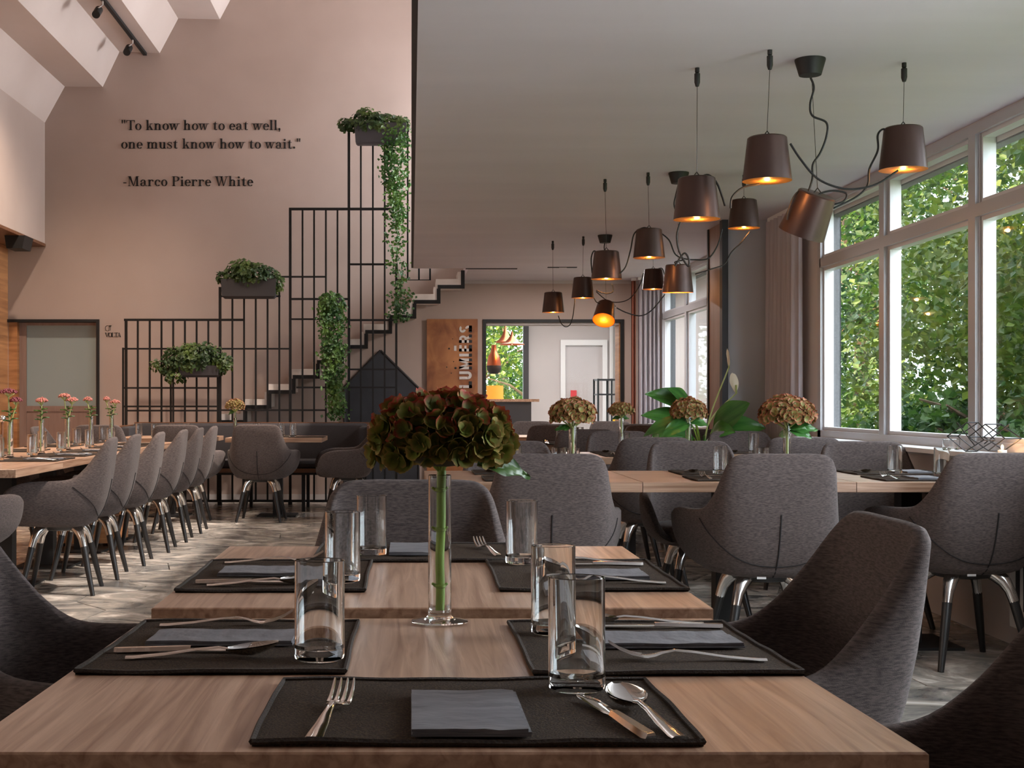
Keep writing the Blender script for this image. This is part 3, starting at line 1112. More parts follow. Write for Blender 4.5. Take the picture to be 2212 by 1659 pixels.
def sans(ch):
    """plain block capitals: rectangles and slanted bars in a unit height box"""
    t = 0.26
    if ch == 'L':
        return [[(0, 0), (t, 0), (t, 1), (0, 1)], [(0, 0), (.62, 0), (.62, t * .8), (0, t * .8)]], .66
    if ch == 'U':
        ps = [[(0, .3), (t, .3), (t, 1), (0, 1)], [(.5, .3), (.5 + t, .3), (.5 + t, 1), (.5, 1)]]
        for i in range(8):
            a0, a1 = PI + PI * i / 8, PI + PI * (i + 1) / 8
            ps.append([(.38 + .38 * math.cos(a0), .32 + .32 * math.sin(a0)), (.38 + .38 * math.cos(a1), .32 + .32 * math.sin(a1)), (.38 + .12 * math.cos(a1), .32 + .1 * math.sin(a1)), (.38 + .12 * math.cos(a0), .32 + .1 * math.sin(a0))])
        return ps, .8
    if ch == 'M':
        return [[(0, 0), (t, 0), (t, 1), (0, 1)], [(.76, 0), (.76 + t, 0), (.76 + t, 1), (.76, 1)], [(.0, 1), (.28, 1), (.6, .2), (.42, .2)], [(.74, 1), (1.02, 1), (.6, .2), (.42, .2)]], 1.06
    if ch == 'I':
        return [[(0, 0), (t, 0), (t, 1), (0, 1)]], .32
    if ch == 'E':
        return [[(0, 0), (t, 0), (t, 1), (0, 1)], [(0, 0), (.6, 0), (.6, .2), (0, .2)], [(0, .42), (.55, .42), (.55, .6), (0, .6)], [(0, .8), (.6, .8), (.6, 1), (0, 1)], [(.05, 1.22), (.55, 1.22), (.55, 1.42), (.05, 1.42)]], .66
    if ch == 'R':
        ps = [[(0, 0), (t, 0), (t, 1), (0, 1)], [(0, .8), (.4, .8), (.4, 1), (0, 1)], [(0, .4), (.4, .4), (.4, .58), (0, .58)], [(.3, .42), (.54, .42), (.78, 0), (.5, 0)]]
        for i in range(8):
            a0, a1 = -PI / 2 + PI * i / 8, -PI / 2 + PI * (i + 1) / 8
            ps.append([(.4 + .3 * math.cos(a0), .7 + .3 * math.sin(a0)), (.4 + .3 * math.cos(a1), .7 + .3 * math.sin(a1)), (.4 + .1 * math.cos(a1), .7 + .11 * math.sin(a1)), (.4 + .1 * math.cos(a0), .7 + .11 * math.sin(a0))])
        return ps, .8
    ps = []
    for (cy_, s0, s1) in ((.74, 30, 260), (.27, -150, 80)):
        for i in range(10):
            a0, a1 = math.radians(s0 + (s1 - s0) * i / 10), math.radians(s0 + (s1 - s0) * (i + 1) / 10)
            ps.append([(.34 + .34 * math.cos(a0), cy_ + .27 * math.sin(a0)), (.34 + .34 * math.cos(a1), cy_ + .27 * math.sin(a1)), (.34 + .12 * math.cos(a1), cy_ + .09 * math.sin(a1)), (.34 + .12 * math.cos(a0), cy_ + .09 * math.sin(a0))])
    return ps, .74


cap = 27.0
pos = 838.0
word = 'LUMIERS'
tw = sum(sans(c)[1] for c in word)
kk = (838 - 702) / (tw + 0.16 * (len(word) - 1))
for c in word:
    polys, w = sans(c)
    lt, dk = MB(), MB()
    for p in polys:
        q = [(PX(1019 - b * cap, ys), PZ(pos - a * kk, ys)) for a, b in p]
        lt.prism(q, -0.004, 'y', ys - 0.002)
        q2 = [(PX(1019 - b * 6, ys), PZ(pos - a * kk, ys)) for a, b in p if True]
    lt.build('cut_letter', m_letter, sg, smooth=False)
    if c not in 'U':
        xs = [a for p in polys for a, b in p if b < 0.25]
        for p in polys:
            lo = [(a, b) for a, b in p if b < 0.26]
            if lo:
                a0, a1 = min(a for a, b in lo), max(a for a, b in lo)
                MB().box(PX(1013, ys), PX(1019.5, ys), ys - 0.009, ys - 0.002, PZ(pos - a0 * kk, ys), PZ(pos - a1 * kk, ys) + 0.001).build('letter_shade', m_blackmat, sg, smooth=False)  # black strip standing for the shade inside each cut
    pos -= (w + 0.16) * kk
for a, b, r in [(970, 753, 2), (980, 781, 1.2), (984, 795, 2.6), (965, 793, 1.4), (975, 806, 1.2), (978, 732, 1)]:
    p = P(a, b, ys)
    MB().ball((p.x, ys - 0.001, p.z), r * ys / F, 8, 5, (1, .3, 1)).build('rivet_hole', m_blackmat, sg)

# ------------------------------------------------------------------ black steel grid screen
YG = 14.0
gs = thing('steel_screen', 'black steel bar screen in staggered steps in front of the stairs', 'screen', (0, 0, 0))
vert = [(272.4, 691, 1083, 4.5), (297.7, 691, 1083, 3), (323.5, 691, 1083, 3), (348.9, 691, 1083, 3), (374.2, 691, 1083, 3), (399.5, 691, 1083, 3), (424.8, 691, 1083, 3),
        (450, 691, 1083, 3), (475.4, 622, 1083, 4.5), (502, 640, 1083, 3), (527.3, 640, 1083, 3), (552.5, 640, 1083, 3), (578, 640, 1083, 3), (603.4, 622, 1083, 3),
        (266, 753, 1083, 3), (470.4, 815, 1083, 3), (369, 815, 1083, 3),
        (627, 451, 1083, 4.5), (653.5, 451, 1083, 3), (678.5, 451, 1083, 3), (704, 451, 1083, 3), (729, 451, 700, 3), (753.7, 283, 1083, 4.5), (779.5, 300, 1083, 3),
        (805.5, 300, 1083, 3), (831, 300, 1083, 3), (856, 571, 1083, 4), (880.6, 262, 604, 3), (732, 1040, 1083, 3)]
hori = [(268, 527, 691, 4), (264, 627, 753.4, 3), (264, 472, 838, 3), (264, 472, 878, 3), (270, 472, 887, 3), (603, 704, 598, 3), (625, 856, 451.6, 4.5),
        (753, 856, 571, 3.5), (625, 754, 646, 3.5), (625, 754, 689.5, 3), (753, 856, 691.5, 3.5), (753, 856, 798, 3), (640, 857, 837, 3), (475, 704, 886, 3),
        (753, 884, 283, 3), (473, 606, 640, 3), (805, 857, 993, 3), (264, 857, 1082, 4), (690, 745, 660, 3), (856, 884, 604, 2)]
for x, y0, y1, w in vert:
    h = w / 2 * YG / F
    cx_ = PX(x, YG)
    MB().box(cx_ - h * 1.25, cx_ + h * 1.25, YG - 0.012, YG + 0.012, PZ(y1, YG), PZ(y0 - 2, YG)).build('upright_bar', m_black, gs, smooth=False)
for x0, x1, y, w in hori:
    h = w / 2 * YG / F
    cz_ = PZ(y, YG)
    MB().box(PX(x0, YG), PX(x1, YG), YG - 0.010, YG + 0.010, cz_ - h * 1.25, cz_ + h * 1.25).build('cross_bar', m_black, gs, smooth=False)
for x in (268, 475, 627, 754):
    MB().box(PX(x, YG) - .02, PX(x, YG) + .02, YG - .03, YG + .03, 0, 0.04).build('foot_plate', m_black, gs, smooth=False)
# light grey upper stair rail seen under the slab
ur = thing('stair_railing', 'short black railing bars on the upper stairs under the ceiling slab', 'railing', (0, 0, 0))
for x in (905, 929):
    p0, p1 = P(x, 605, YB - 0.1), P(x, 560, YB - 0.1)
    MB().box(p0.x - .01, p0.x + .01, p0.y - .01, p0.y + .01, p0.z, p1.z).build('upright_bar', m_black, ur, smooth=False)
p0, p1 = P(880, 604, YB - 0.1), P(931, 604, YB - 0.1)
MB().box(p0.x, p1.x, p0.y - .01, p0.y + .01, p0.z - .008, p0.z).build('cross_bar', m_black, ur, smooth=False)


# ------------------------------------------------------------------ planters hanging on the screen
def planter(label, bx, lobes, vines=(), seed=1, mat=m_leafA, pot=True):
    rr = random.Random(seed)
    o = thing('hanging_planter', label, 'planter', (0, 0, 0))
    yc = YG - 0.11
    x0, x1, yt, yb = bx
    a, b, zt, zb = PX(x0, yc), PX(x1, yc), PZ(yt, yc), PZ(yb, yc)
    mb = MB()
    rows = []
    for (ins, z) in ((0.03, zb), (0.012, zb + 0.02), (0.0, zt), (0.015, zt), (0.02, zt - 0.03)):
        rows.append([(a + ins, yc - .085 + ins, z), (b - ins, yc - .085 + ins, z), (b - ins, yc + .085 - ins, z), (a + ins, yc + .085 - ins, z)])
    mb.grid(rows, closed=True)
    n = len(mb.v)
    mb.f.append((3, 2, 1, 0))
    mb.f.append((n - 4, n - 3, n - 2, n - 1))
    mb.build('planter_box', m_planter, o, smooth=False)
    MB().box((a + b) / 2 - .12, (a + b) / 2 + .12, yc + .08, YG - 0.012, zt - 0.04, zt - 0.01).build('hanger', m_black, o, smooth=False)
    fm = MB()
    for (cx_, cy_, rx, ry, n) in lobes:
        for k in range(n):
            d = Vector((rr.gauss(0, 1), rr.gauss(0, 1), rr.gauss(0, 1))).normalized() * rr.uniform(.3, 1) ** .6
            c = P(cx_, cy_, yc) + Vector((d.x * rx * yc / F, d.y * min(rx * yc / F, 0.15), d.z * ry * yc / F))
            leafmesh(fm, c, (d.x + rr.gauss(0, .5), d.y - .5 + rr.gauss(0, .5), d.z + .5), rr.uniform(.04, .062), rr)
    stuff(fm.build('foliage', mat, o, smooth=False))
    if vines:
        vm = MB()
        for (pts, wd, n) in vines:
            path = crom([P(px, py, yc - .06) for px, py in pts], 8)
            vm.tube(path, 0.003, 4)
            for k in range(n):
                c = path[int(rr.random() ** 1.15 * (len(path) - 1))]
                wdd = wd * yc / F
                leafmesh(vm, c + Vector((rr.gauss(0, .5) * wdd, rr.gauss(0, .05), rr.gauss(0, .04))), (rr.gauss(0, .5), -1, rr.uniform(0, 1)), rr.uniform(.03, .05), rr)
        stuff(vm.build('vine', m_leafV, o, smooth=False))
    return o


planter('long dark planter of bushy leaves hanging low on the screen by the door', (388, 476, 790, 815), [(410, 776, 62, 36, 900), (360, 790, 38, 20, 180), (480, 785, 24, 26, 160), (440, 770, 50, 30, 350), (380, 815, 30, 14, 60)], seed=21)
planter('charcoal planter box with yellow-green shrub on the middle step of the screen', (479, 598, 604, 645), [(540, 595, 62, 30, 800), (520, 582, 30, 22, 200), (478, 600, 14, 14, 60), (600, 612, 14, 24, 110)], seed=22)
planter('dark planter on the top step of the screen with a long trailing vine', (766, 878, 268, 313), [(808, 268, 66, 26, 800), (745, 270, 18, 16, 110), (865, 272, 22, 22, 200), (790, 246, 22, 14, 80)],
        [([(850, 290), (846, 380), (858, 470), (858, 560), (866, 640), (862, 690)], 24, 900), ([(870, 290), (862, 360), (856, 430), (850, 480)], 22, 500), ([(840, 300), (838, 360), (850, 420)], 18, 250)], seed=23)
planter('small leafy pot at mid screen with a dense vine hanging to the bench', (696, 738, 645, 672), [(716, 656, 30, 26, 500)],
        [([(708, 665), (712, 740), (714, 800), (726, 860), (728, 900)], 22, 900), ([(728, 665), (730, 740), (726, 800), (720, 850)], 20, 600), ([(700, 670), (702, 720), (708, 780)], 14, 200)], seed=24, mat=m_leafV)


# ------------------------------------------------------------------ chairs
RIM = [(0, .302, .868), (.12, .299, .868), (.182, .291, .860), (.212, .270, .828), (.230, .228, .765), (.250, .170, .695), (.274, .105, .648),
       (.302, .01, .636), (.325, -.10, .634), (.332, -.19, .622), (.322, -.255, .59), (.30, -.288, .53), (.272, -.292, .465)]
BOT = [(0, .13, .375), (.05, .13, .375), (.085, .122, .375), (.11, .11, .375), (.132, .09, .376), (.15, .06, .377), (.165, .025, .378),
       (.178, -.03, .38), (.186, -.09, .384), (.19, -.15, .39), (.192, -.2, .396), (.195, -.235, .402), (.2, -.258, .41)]
CTL = [(0, .275, .39), (.115, .27, .39), (.185, .255, .39), (.235, .225, .39), (.268, .18, .392), (.29, .13, .395), (.305, .07, .40),
       (.325, -.02, .405), (.338, -.11, .41), (.338, -.19, .42), (.322, -.25, .43), (.3, -.278, .435), (.268, -.288, .435)]


def half_curves(n):
    def full(c):
        h = crom(c, n)
        return [Vector((-p.x, p.y, p.z)) for p in reversed(h)][:-1] + h
    return full(RIM), full(BOT), full(CTL)


RF, BF, CF = half_curves(4)
NC = len(RF)


def outer_pt(i, t, off=0.0):
    b, c, r = BF[i], CF[i], RF[i]
    p = b * (1 - t) ** 2 + c * (2 * t * (1 - t)) + r * t * t
    if off:
        d = Vector((p.x, p.y + .02, 0))
        p = p + (d.normalized() if d.length > 1e-6 else Vector()) * off
    return p


def chair_meshes():
    rows = []
    for i in range(NC):
        r = RF[i]
        inw = Vector((-r.x, -(r.y + .03), 0)).normalized()
        endf = min(1.0, min(i, NC - 1 - i) / 5.0)
        th = (0.030 + 0.018 * max(0, min(1, (.87 - r.z) / .22))) * (0.5 + 0.5 * endf)
        row = [outer_pt(i, t / 9) for t in range(10)]
        row[-1] = row[-1] - Vector((0, 0, .010))
        row.append(r + inw * th * .18 + Vector((0, 0, .002)))
        row.append(r + inw * th * .5 + Vector((0, 0, .006)))
        row.append(r + inw * th * .85 + Vector((0, 0, .001)))
        ri = r + inw * th - Vector((0, 0, .012))
        c = CF[i]
        si = Vector((c.x * .76, c.y * .80 - .01, .44))
        ci = Vector((c.x * .84, c.y * .84 - .005, min(.50, r.z - .02)))
        for t in range(7):
            u = t / 6
            row.append(ri * (1 - u) ** 2 + ci * (2 * u * (1 - u)) + si * u * u)
        rows.append(row)
    mb = MB().grid(rows)
    m = len(rows[0])
    mb.f.append(tuple(range(m)))
    mb.f.append(tuple((NC - 1) * m + k for k in range(m - 1, -1, -1)))
    mb.f.append(tuple(i * m for i in range(NC)))
    shell = mb.mesh('shell', True, 1.2)
    # seat cushion
    ms = MB()
    rws = []
    for z, k in ((.385, .78), (.39, .88), (.41, .97), (.44, 1.0), (.463, .985), (.476, .93), (.482, .75), (.484, .35), (.484, .01)):
        rw = []
        for j in range(32):
            th = 2 * PI * j / 32
            cx_, sy = math.cos(th), math.sin(th)
            x = .25 * k * math.copysign(abs(cx_) ** .62, cx_)
            y = -.045 + .25 * k * math.copysign(abs(sy) ** .62, sy)
            rw.append((x * (1.0 if y < 0.05 else 1 - (y - .05) * .9), y, z))
        rws.append(rw)
    ms.grid(rws, closed=True)
    ms.f.append(tuple(range(31, -1, -1)))
    seat = ms.mesh('seat', True, 1.2)
    c = NC // 2
    sm = MB().tube([outer_pt(c, t, .0015) for t in (.08, .2, .32, .44, .55, .64, .72)], 0.0032, 5)
    seam1 = sm.mesh('back_seam')
    side = []
    for sgn in (-1, 1):
        path = []
        for k in range(17):
            f = k / 16
            fi = c + sgn * f * 24
            i1 = int(math.floor(fi))
            tt_ = .30 + .62 * f ** 1.7
            path.append(outer_pt(i1, tt_, .002).lerp(outer_pt(min(i1 + 1, NC - 1), tt_, .002), fi - i1))
        side.append(MB().tube(path, 0.0022, 4).mesh('side_seam'))
    tg = MB()
    p = outer_pt(c + 3, .07, .003)
    tg.box(p.x - .018, p.x + .018, p.y - .001, p.y + .003, p.z - .006, p.z + .007)
    tagm = tg.mesh('label_tag', False)
    leg_top = MB().tube([(.07, .07, .385), (.095, .095, .37), (.116, .116, .345), (.131, .131, .31), (.142, .142, .265)], [.03, .032, .028, .022, .0195], 12).mesh('leg_socket')
    leg_low = MB().tube([(.1415, .1415, .267), (.167, .167, .14), (.198, .198, 0.0)], [.0196, .0172, .0125], 12).mesh('leg')
    hub = MB().lathe([(.10, .352), (.12, .358), (.13, .374), (.12, .378)], 16).mesh('hub')
    return shell, seat, seam1, side, tagm, leg_top, leg_low, hub


CM = chair_meshes()
for me_, mt_ in ((CM[0], m_fabric), (CM[1], m_fabric), (CM[2], m_seam), (CM[3][0], m_seam), (CM[3][1], m_seam), (CM[4], m_white), (CM[5], m_alu), (CM[6], m_legblk), (CM[7], m_legblk)):
    me_.materials.append(mt_)


def chair(x, y, face, label, group=None, tagged=False):
    rz = math.radians(face)          # 0 = chair faces the camera (-Y), 180 = faces away
    o = thing('tub_chair', label, 'chair', (x, y, 0), rz, group)
    link('shell', CM[0], None, o)
    link('seat', CM[1], None, o)
    link('back_seam', CM[2], None, o)
    link('side_seam', CM[3][0], None, o)
    link('side_seam', CM[3][1], None, o)
    if tagged:
        link('label_tag', CM[4], None, o)
    link('hub', CM[7], None, o)
    for k in range(4):
        lg = link('leg', CM[6], None, o)
        lg.rotation_euler = (0, 0, k * PI / 2)
        link('leg_socket', CM[5], None, lg)
    return o


# ------------------------------------------------------------------ tables
def table(x0, x1, y0, y1, z, label, group=None, mat=m_oak, tilt=0.0, leg='column'):
    cx_, cy_ = (x0 + x1) / 2, (y0 + y1) / 2
    o = thing('dining_table', label, 'table', (cx_, cy_, 0), 0, group)
    hx, hy = (x1 - x0) / 2, (y1 - y0) / 2
    b = 0.002
    mb = MB()
    rows = []
    for ins, zz_ in ((b, z - .042), (0, z - .040), (0, z - b), (b, z)):
        rows.append([(-hx + ins, -hy + ins, zz_), (hx - ins, -hy + ins, zz_), (hx - ins, hy - ins, zz_), (-hx + ins, hy - ins, zz_)])
    mb.grid(rows, closed=True)
    mb.f.append((3, 2, 1, 0))
    mb.f.append((12, 13, 14, 15))
    tp = mb.build('table_top', mat, o, smooth=False)
    MB().box(-.045, .045, -.045, .045, .012, z - .05).build('column', m_blackmat, o, smooth=False)
    MB().box(-.18, .18, -.18, .18, 0.0, .012).build('base_plate', m_blackmat, o, smooth=False)
    MB().box(-.3, .3, -.03, .03, z - .055, z - .042).build('bearer', m_blackmat, o, smooth=False)
    MB().box(-.03, .03, -.3, .3, z - .060, z - .042).build('bearer', m_blackmat, o, smooth=False)
    if tilt:
        tp.matrix_local = Matrix.Translation((0, 0, z - .02)) @ Matrix.Rotation(tilt, 4, 'X') @ Matrix.Translation((0, 0, -(z - .02)))
    return o


ZT = 0.744
# near table leans slightly: its far edge sits lower
T1Y0, T1Y1, T1Z0, T1Z1 = 1.236, 2.127, 0.751, 0.731
TILT = -math.atan((T1Z0 - T1Z1) / (T1Y1 - T1Y0))
T1X0, T1X1 = -0.421, 0.477


def tz1(y):
    return T1Z0 + (T1Z1 - T1Z0) * (y - T1Y0) / (T1Y1 - T1Y0)


table(T1X0, T1X1, T1Y0, T1Y1, (T1Z0 + T1Z1) / 2, 'square oak table holding the large hydrangea vase', None, m_oak, TILT)
table(-0.416, 0.484, 2.15, 3.07, ZT, 'square oak table butted against the hydrangea vase table', None, m_oak)
ROWS = [('first window-side row', 5.51, 6.43, [.061, .951, 1.829, 2.59]), ('second window-side row', 7.97, 8.85, [.93, 1.78, 2.59]),
        ('third window-side row', 10.3, 11.15, [.78, 1.66, 2.54]), ('fourth window-side row', 12.55, 13.4, [.94, 1.8, 2.55])]
ords = ['first', 'second', 'third']
for rn, y0, y1, xs in ROWS:
    for i in range(len(xs) - 1):
        n = len(xs) - 1
        wh = 'end table by the sill' if i == n - 1 else ('aisle-end table' if i == 0 else 'middle table')
        table(xs[i] + .0015, xs[i + 1] - .0015, y0, y1, ZT, 'oak square table, %s of the %s' % (wh, rn), None, m_oakx)
LX0, LX1 = -2.83, -1.93
for i in range(5):
    table(LX0, LX1, 6.55 + .9 * i + .0015, 7.45 + .9 * i - .0015, ZT, 'oak square table, number %s from the open end of the long sedum table' % ['one', 'two', 'three', 'four', 'five', 'six'][i], 'tables of the long sedum table', m_oak)
for i, (a, b) in enumerate([(-1.70, -0.815), (-2.72, -1.83)]):
    table(a, b, 12.27, 13.1, ZT, ['oak table in front of the dark bench with a single small hydrangea', 'oak table in front of the dark bench nearer the frosted door'][i], None, m_oakx)

# ------------------------------------------------------------------ place the chairs
chair(0.0, 3.17, 0, 'tub chair facing the hydrangea vase across the far end of its table')
chair(-0.55, 2.34, 90, 'tub chair at the second oak table on the long-table side of the hydrangea vase')
chair(-0.56, 1.52, 90, 'tub chair at the hydrangea vase table on the aisle side')
chair(0.545, 2.34, -90, 'tub chair beside the hydrangea table on the window side, its inner back in light', None)
chair(0.57, 1.52, -90, 'very dark tub chair tucked against the hydrangea vase table on the window side')
chair(0.545, 5.46, 180, 'tub chair seen from behind at the aisle end of the first window-side row')
chair(1.43, 5.46, 180, 'tub chair seen from behind with white tag at middle of the first window-side row', None, True)
chair(2.28, 5.55, 186, 'tub chair seen from behind nearest the radiator in the first window-side row', None, True)
chair(0.50, 6.62, 0, 'tub chair facing out at the aisle end behind the first window-side row')
chair(1.43, 6.60, 0, 'sunlit grey tub chair facing out at the middle of the first window-side row')
chair(2.28, 6.55, -4, 'blue-lit tub chair facing out beside the sill in the first window-side row')
chair(1.38, 7.86, 180, 'tub chair seen from behind at the second window-side row, aisle seat')
chair(2.22, 7.86, 180, 'tub chair seen from behind at the second window-side row, sill seat')
chair(1.42, 8.93, 0, 'tub chair facing out at the second window-side row, aisle seat')
chair(2.24, 8.90, 0, 'tub chair facing out in front of the peace lily')
chair(1.28, 10.1, 180, 'tub chair seen from behind at the third window-side row, aisle seat')
chair(2.12, 10.12, 180, 'tub chair seen from behind at the third window-side row, sill seat')
chair(1.22, 11.3, 0, 'tub chair facing out at the third window-side row, aisle seat')
chair(2.05, 11.3, 0, 'tub chair facing out at the third window-side row, sill seat')
chair(1.30, 12.42, 180, 'tub chair seen from behind at the fourth window-side row, aisle seat')
chair(2.1, 12.45, 180, 'tub chair seen from behind at the fourth window-side row, sill seat')
chair(1.25, 13.6, 0, 'tub chair facing out before the next-room opening, aisle seat')
chair(2.06, 13.6, 0, 'tub chair facing out before the next-room opening, curtain seat')
cpos = [(248, 7.6), (299, 8.27), (352, 8.95), (402, 9.72), (437, 10.42), (467, 11.1)]
for i, (px, y) in enumerate(cpos):
    chair(PX(px, y) - 0.30, y, -90 + [6, 4, 4, 3, 3, 2][i], 'aisle-side tub chair of the long sedum table, number %s from its open end' % ['one', 'two', 'three', 'four', 'five', 'six'][i], 'aisle chairs of the long sedum table')
for i, (x, y) in enumerate([(-2.92, 8.0), (-2.92, 9.0), (-2.93, 9.95), (-2.78, 11.0)]):
    chair(x, y, 90, 'tub chair on the wood-wall side of the long sedum table, number %s from its end' % ['one', 'two', 'three', 'four'][i], 'wall-side chairs of the long sedum table')
chair(-2.19, 6.22, 180, 'tub chair at the open end of the long sedum table')
chair(-1.355, 12.15, 178, 'tub chair seen from behind at the bench table with the small hydrangea')
chair(-0.585, 12.40, -84, 'tub chair in side view at the free end of the bench table')
chair(-2.03, 12.0, 176, 'tub chair seen from behind between the long table and the dark bench')
chair(-2.72, 11.95, 180, 'tub chair seen from behind at the bench table nearer the frosted door')

# ------------------------------------------------------------------ bench
bn = thing('banquette', 'long charcoal upholstered bench on a wooden base in front of the screen', 'bench', (0, 0, 0))
bx0, bx1 = PX(275, 13.5), PX(800, 13.5)
MB().box(bx0, bx1, 13.05, 13.78, .385, .425).build('wood_base', m_oakdark, bn, smooth=False)


def soft(mb, x0, x1, y0, y1, z0, z1, r=0.03):
    rows = []
    for ins, z in ((r, z0), (r * .3, z0 + r * .3), (0, z0 + r), (0, z1 - r), (r * .3, z1 - r * .3), (r, z1)):
        rows.append([(x0 + ins, y0 + ins, z), (x1 - ins, y0 + ins, z), (x1 - ins, y1 - ins, z), (x0 + ins, y1 - ins, z)])
    mb.grid(rows, closed=True)
    n = len(mb.v)
    mb.f.append((n - 4, n - 3, n - 2, n - 1))
    mb.f.append((n - 21, n - 22, n - 23, n - 24))
    return mb


for k in range(3):
    w = (bx1 - bx0 - .1) / 3
    soft(MB(), bx0 + .05 + w * k + .004, bx0 + .05 + w * (k + 1) - .004, 13.06, 13.6, .425, .50).build('seat_cushion', m_bench, bn, True, 1.0)
soft(MB(), bx0 + .03, bx1 - .03, 13.62, 13.74, .43, PZ(914, 13.68), .03).build('backrest', m_bench, bn, True, 1.0)
soft(MB(), bx1 - .1, bx1 - .02, 13.1, 13.62, .501, PZ(920, 13.5), .02).build('side_wing', m_bench, bn, True, 1.0)
soft(MB(), bx0 + .02, bx0 + .1, 13.1, 13.62, .501, PZ(920, 13.5), .02).build('side_wing', m_bench, bn, True, 1.0)
MB().box(bx1 - .02, bx1, 13.05, 13.78, .425, PZ(918, 13.5)).build('side_panel', m_oakdark, bn, smooth=False)
MB().box(bx0, bx0 + .02, 13.05, 13.78, .425, PZ(918, 13.5)).build('side_panel', m_oakdark, bn, smooth=False)
MB().box(bx0 + .02, bx1 - .02, 13.75, 13.78, .425, PZ(912, 13.75)).build('back_panel', m_oakdark, bn, smooth=False)
for k in range(5):
    x = bx0 + .06 + (bx1 - bx0 - .12) * k / 4
    for y in (13.12, 13.7):
        MB().box(x - .016, x + .016, y - .016, y + .016, 0, .36).build('leg', m_black, bn, smooth=False)
MB().box(bx0 + .02, bx1 - .02, 13.10, 13.13, .36, .385).build('rail', m_black, bn, smooth=False)
MB().box(bx0 + .02, bx1 - .02, 13.69, 13.72, .36, .385).build('rail', m_black, bn, smooth=False)

# low wooden plinth under the long table
pl = thing('wooden_crate', 'low light wood crate on the floor under the long sedum table', 'crate', (-2.40, 10.15, 0))
MB().box(-.21, .21, -.24, .24, .03, .20).build('crate_body', m_woodwall, pl, smooth=False)
MB().box(-.215, .215, -.245, .245, .20, .22).build('crate_lid', m_oakdark, pl, smooth=False)
for sx in (-.18, .18):
    for sy in (-.2, .2):
        MB().box(sx - .02, sx + .02, sy - .02, sy + .02, 0, .03).build('foot', m_blackmat, pl, smooth=False)


# ------------------------------------------------------------------ tableware
def pose(o, x, y, z, rz=0.0, tilt=0.0):
    o.matrix_world = Matrix.Translation((x, y, z)) @ Matrix.Rotation(tilt, 4, 'X') @ Matrix.Rotation(rz, 4, 'Z')
    return o


def placemat_mesh(w, d, seed):
    rr = random.Random(seed)
    nx, ny = 22, 16
    ph = [rr.uniform(0, 6) for _ in range(4)]

    def h(u, v):
        return 0.0012 * (1 + math.sin(u * 9 + ph[0]) * math.sin(v * 7 + ph[1])) * .7 + 0.0006 * (1 + math.sin(u * 21 + v * 13 + ph[2]))

    def xy(u, v):
        x = (u - .5) * w * (1 + .006 * math.sin(v * 5 + ph[3]))
        y = (v - .5) * d * (1 + .008 * math.sin(u * 6 + ph[0]))
        return x, y
    top = [[(*xy(i / nx, j / ny), .0025 + h(i / nx, j / ny)) for i in range(nx + 1)] for j in range(ny + 1)]
    bot = [[(p[0], p[1], 0.0) for p in r] for r in top]
    mb = MB().grid(top)
    n = len(mb.v)
    mb.grid([list(reversed(r)) for r in bot])
    m = nx + 1
    for i in range(nx):
        mb.f.append((i + 1, i, n + (m - 1 - i), n + (m - 2 - i)))
        a = ny * m
        mb.f.append((a + i, a + i + 1, n + a + (m - 2 - i), n + a + (m - 1 - i)))
    edge = [(*xy(i / nx, 0), .003 + h(i / nx, 0)) for i in range(nx + 1)] + [(*xy(1, j / ny), .003 + h(1, j / ny)) for j in range(1, ny + 1)] + \
           [(*xy(1 - i / nx, 1), .003 + h(1 - i / nx, 1)) for i in range(1, nx + 1)] + [(*xy(0, 1 - j / ny), .003 + h(0, 1 - j / ny)) for j in range(1, ny + 1)]
    return mb.mesh('cloth', True, 1.0), MB().tube(edge, .0032, 5).mesh('hem')


MATS = [placemat_mesh(.425, .315, 5), placemat_mesh(.43, .325, 8)]
for a, b in MATS:
    a.materials.append(m_mat)
    b.materials.append(m_matedge)


def placemat(x, y, z, rz, k, label, tilt=0.0, group=None):
    o = thing('placemat', label, 'placemat', group=group)
    link('cloth', MATS[k][0], None, o)
    link('hem', MATS[k][1], None, o)
    return pose(o, x, y, z + .0005, rz, tilt)


def napkin_mesh():
    mb = MB()
    for lay, (w, d, z, ox) in enumerate([(.114, .20, 0.0, 0), (.113, .199, .0022, .001), (.111, .197, .0044, -.001)]):
        rr = random.Random(lay + 3)
        top = [[((i / 8 - .5) * w + ox, (j / 10 - .5) * d, z + .002 + rr.uniform(-.0006, .0010) * (1 if lay == 2 else .3)) for i in range(9)] for j in range(11)]
        bot = [[(p[0], p[1], z) for p in reversed(r)] for r in top]
        n = len(mb.v)
        mb.grid(top)
        n2 = len(mb.v)
        mb.grid(bot)
        for i in range(8):
            mb.f.append((n + i + 1, n + i, n2 + 8 - i, n2 + 7 - i))
            mb.f.append((n + 90 + i, n + 91 + i, n2 + 97 - i, n2 + 98 - i))
        for j in range(10):
            mb.f.append((n + j * 9, n + (j + 1) * 9, n2 + (j + 1) * 9 + 8, n2 + j * 9 + 8))
            mb.f.append((n + (j + 1) * 9 + 8, n + j * 9 + 8, n2 + j * 9, n2 + (j + 1) * 9))
    return mb.mesh('napkin', True, .9)


NAP = napkin_mesh()
NAP.materials.append(m_napkin)


def ribbon(mb, st_, th=.0022):
    """station list (s along +Y, x centre, z, half width)"""
    rows = []
    for s, x, z, w in st_:
        rows.append([(x - w, s, z), (x - w * .6, s, z + th), (x + w * .6, s, z + th), (x + w, s, z), (x + w * .5, s, z - th * .2), (x - w * .5, s, z - th * .2)])
    mb.grid(rows, closed=True)
    n = len(mb.v)
    mb.f.append((n - 6, n - 5, n - 4, n - 3, n - 2, n - 1))
    k = n - 6 * len(rows)
    mb.f.append((k + 5, k + 4, k + 3, k + 2, k + 1, k))
    return mb


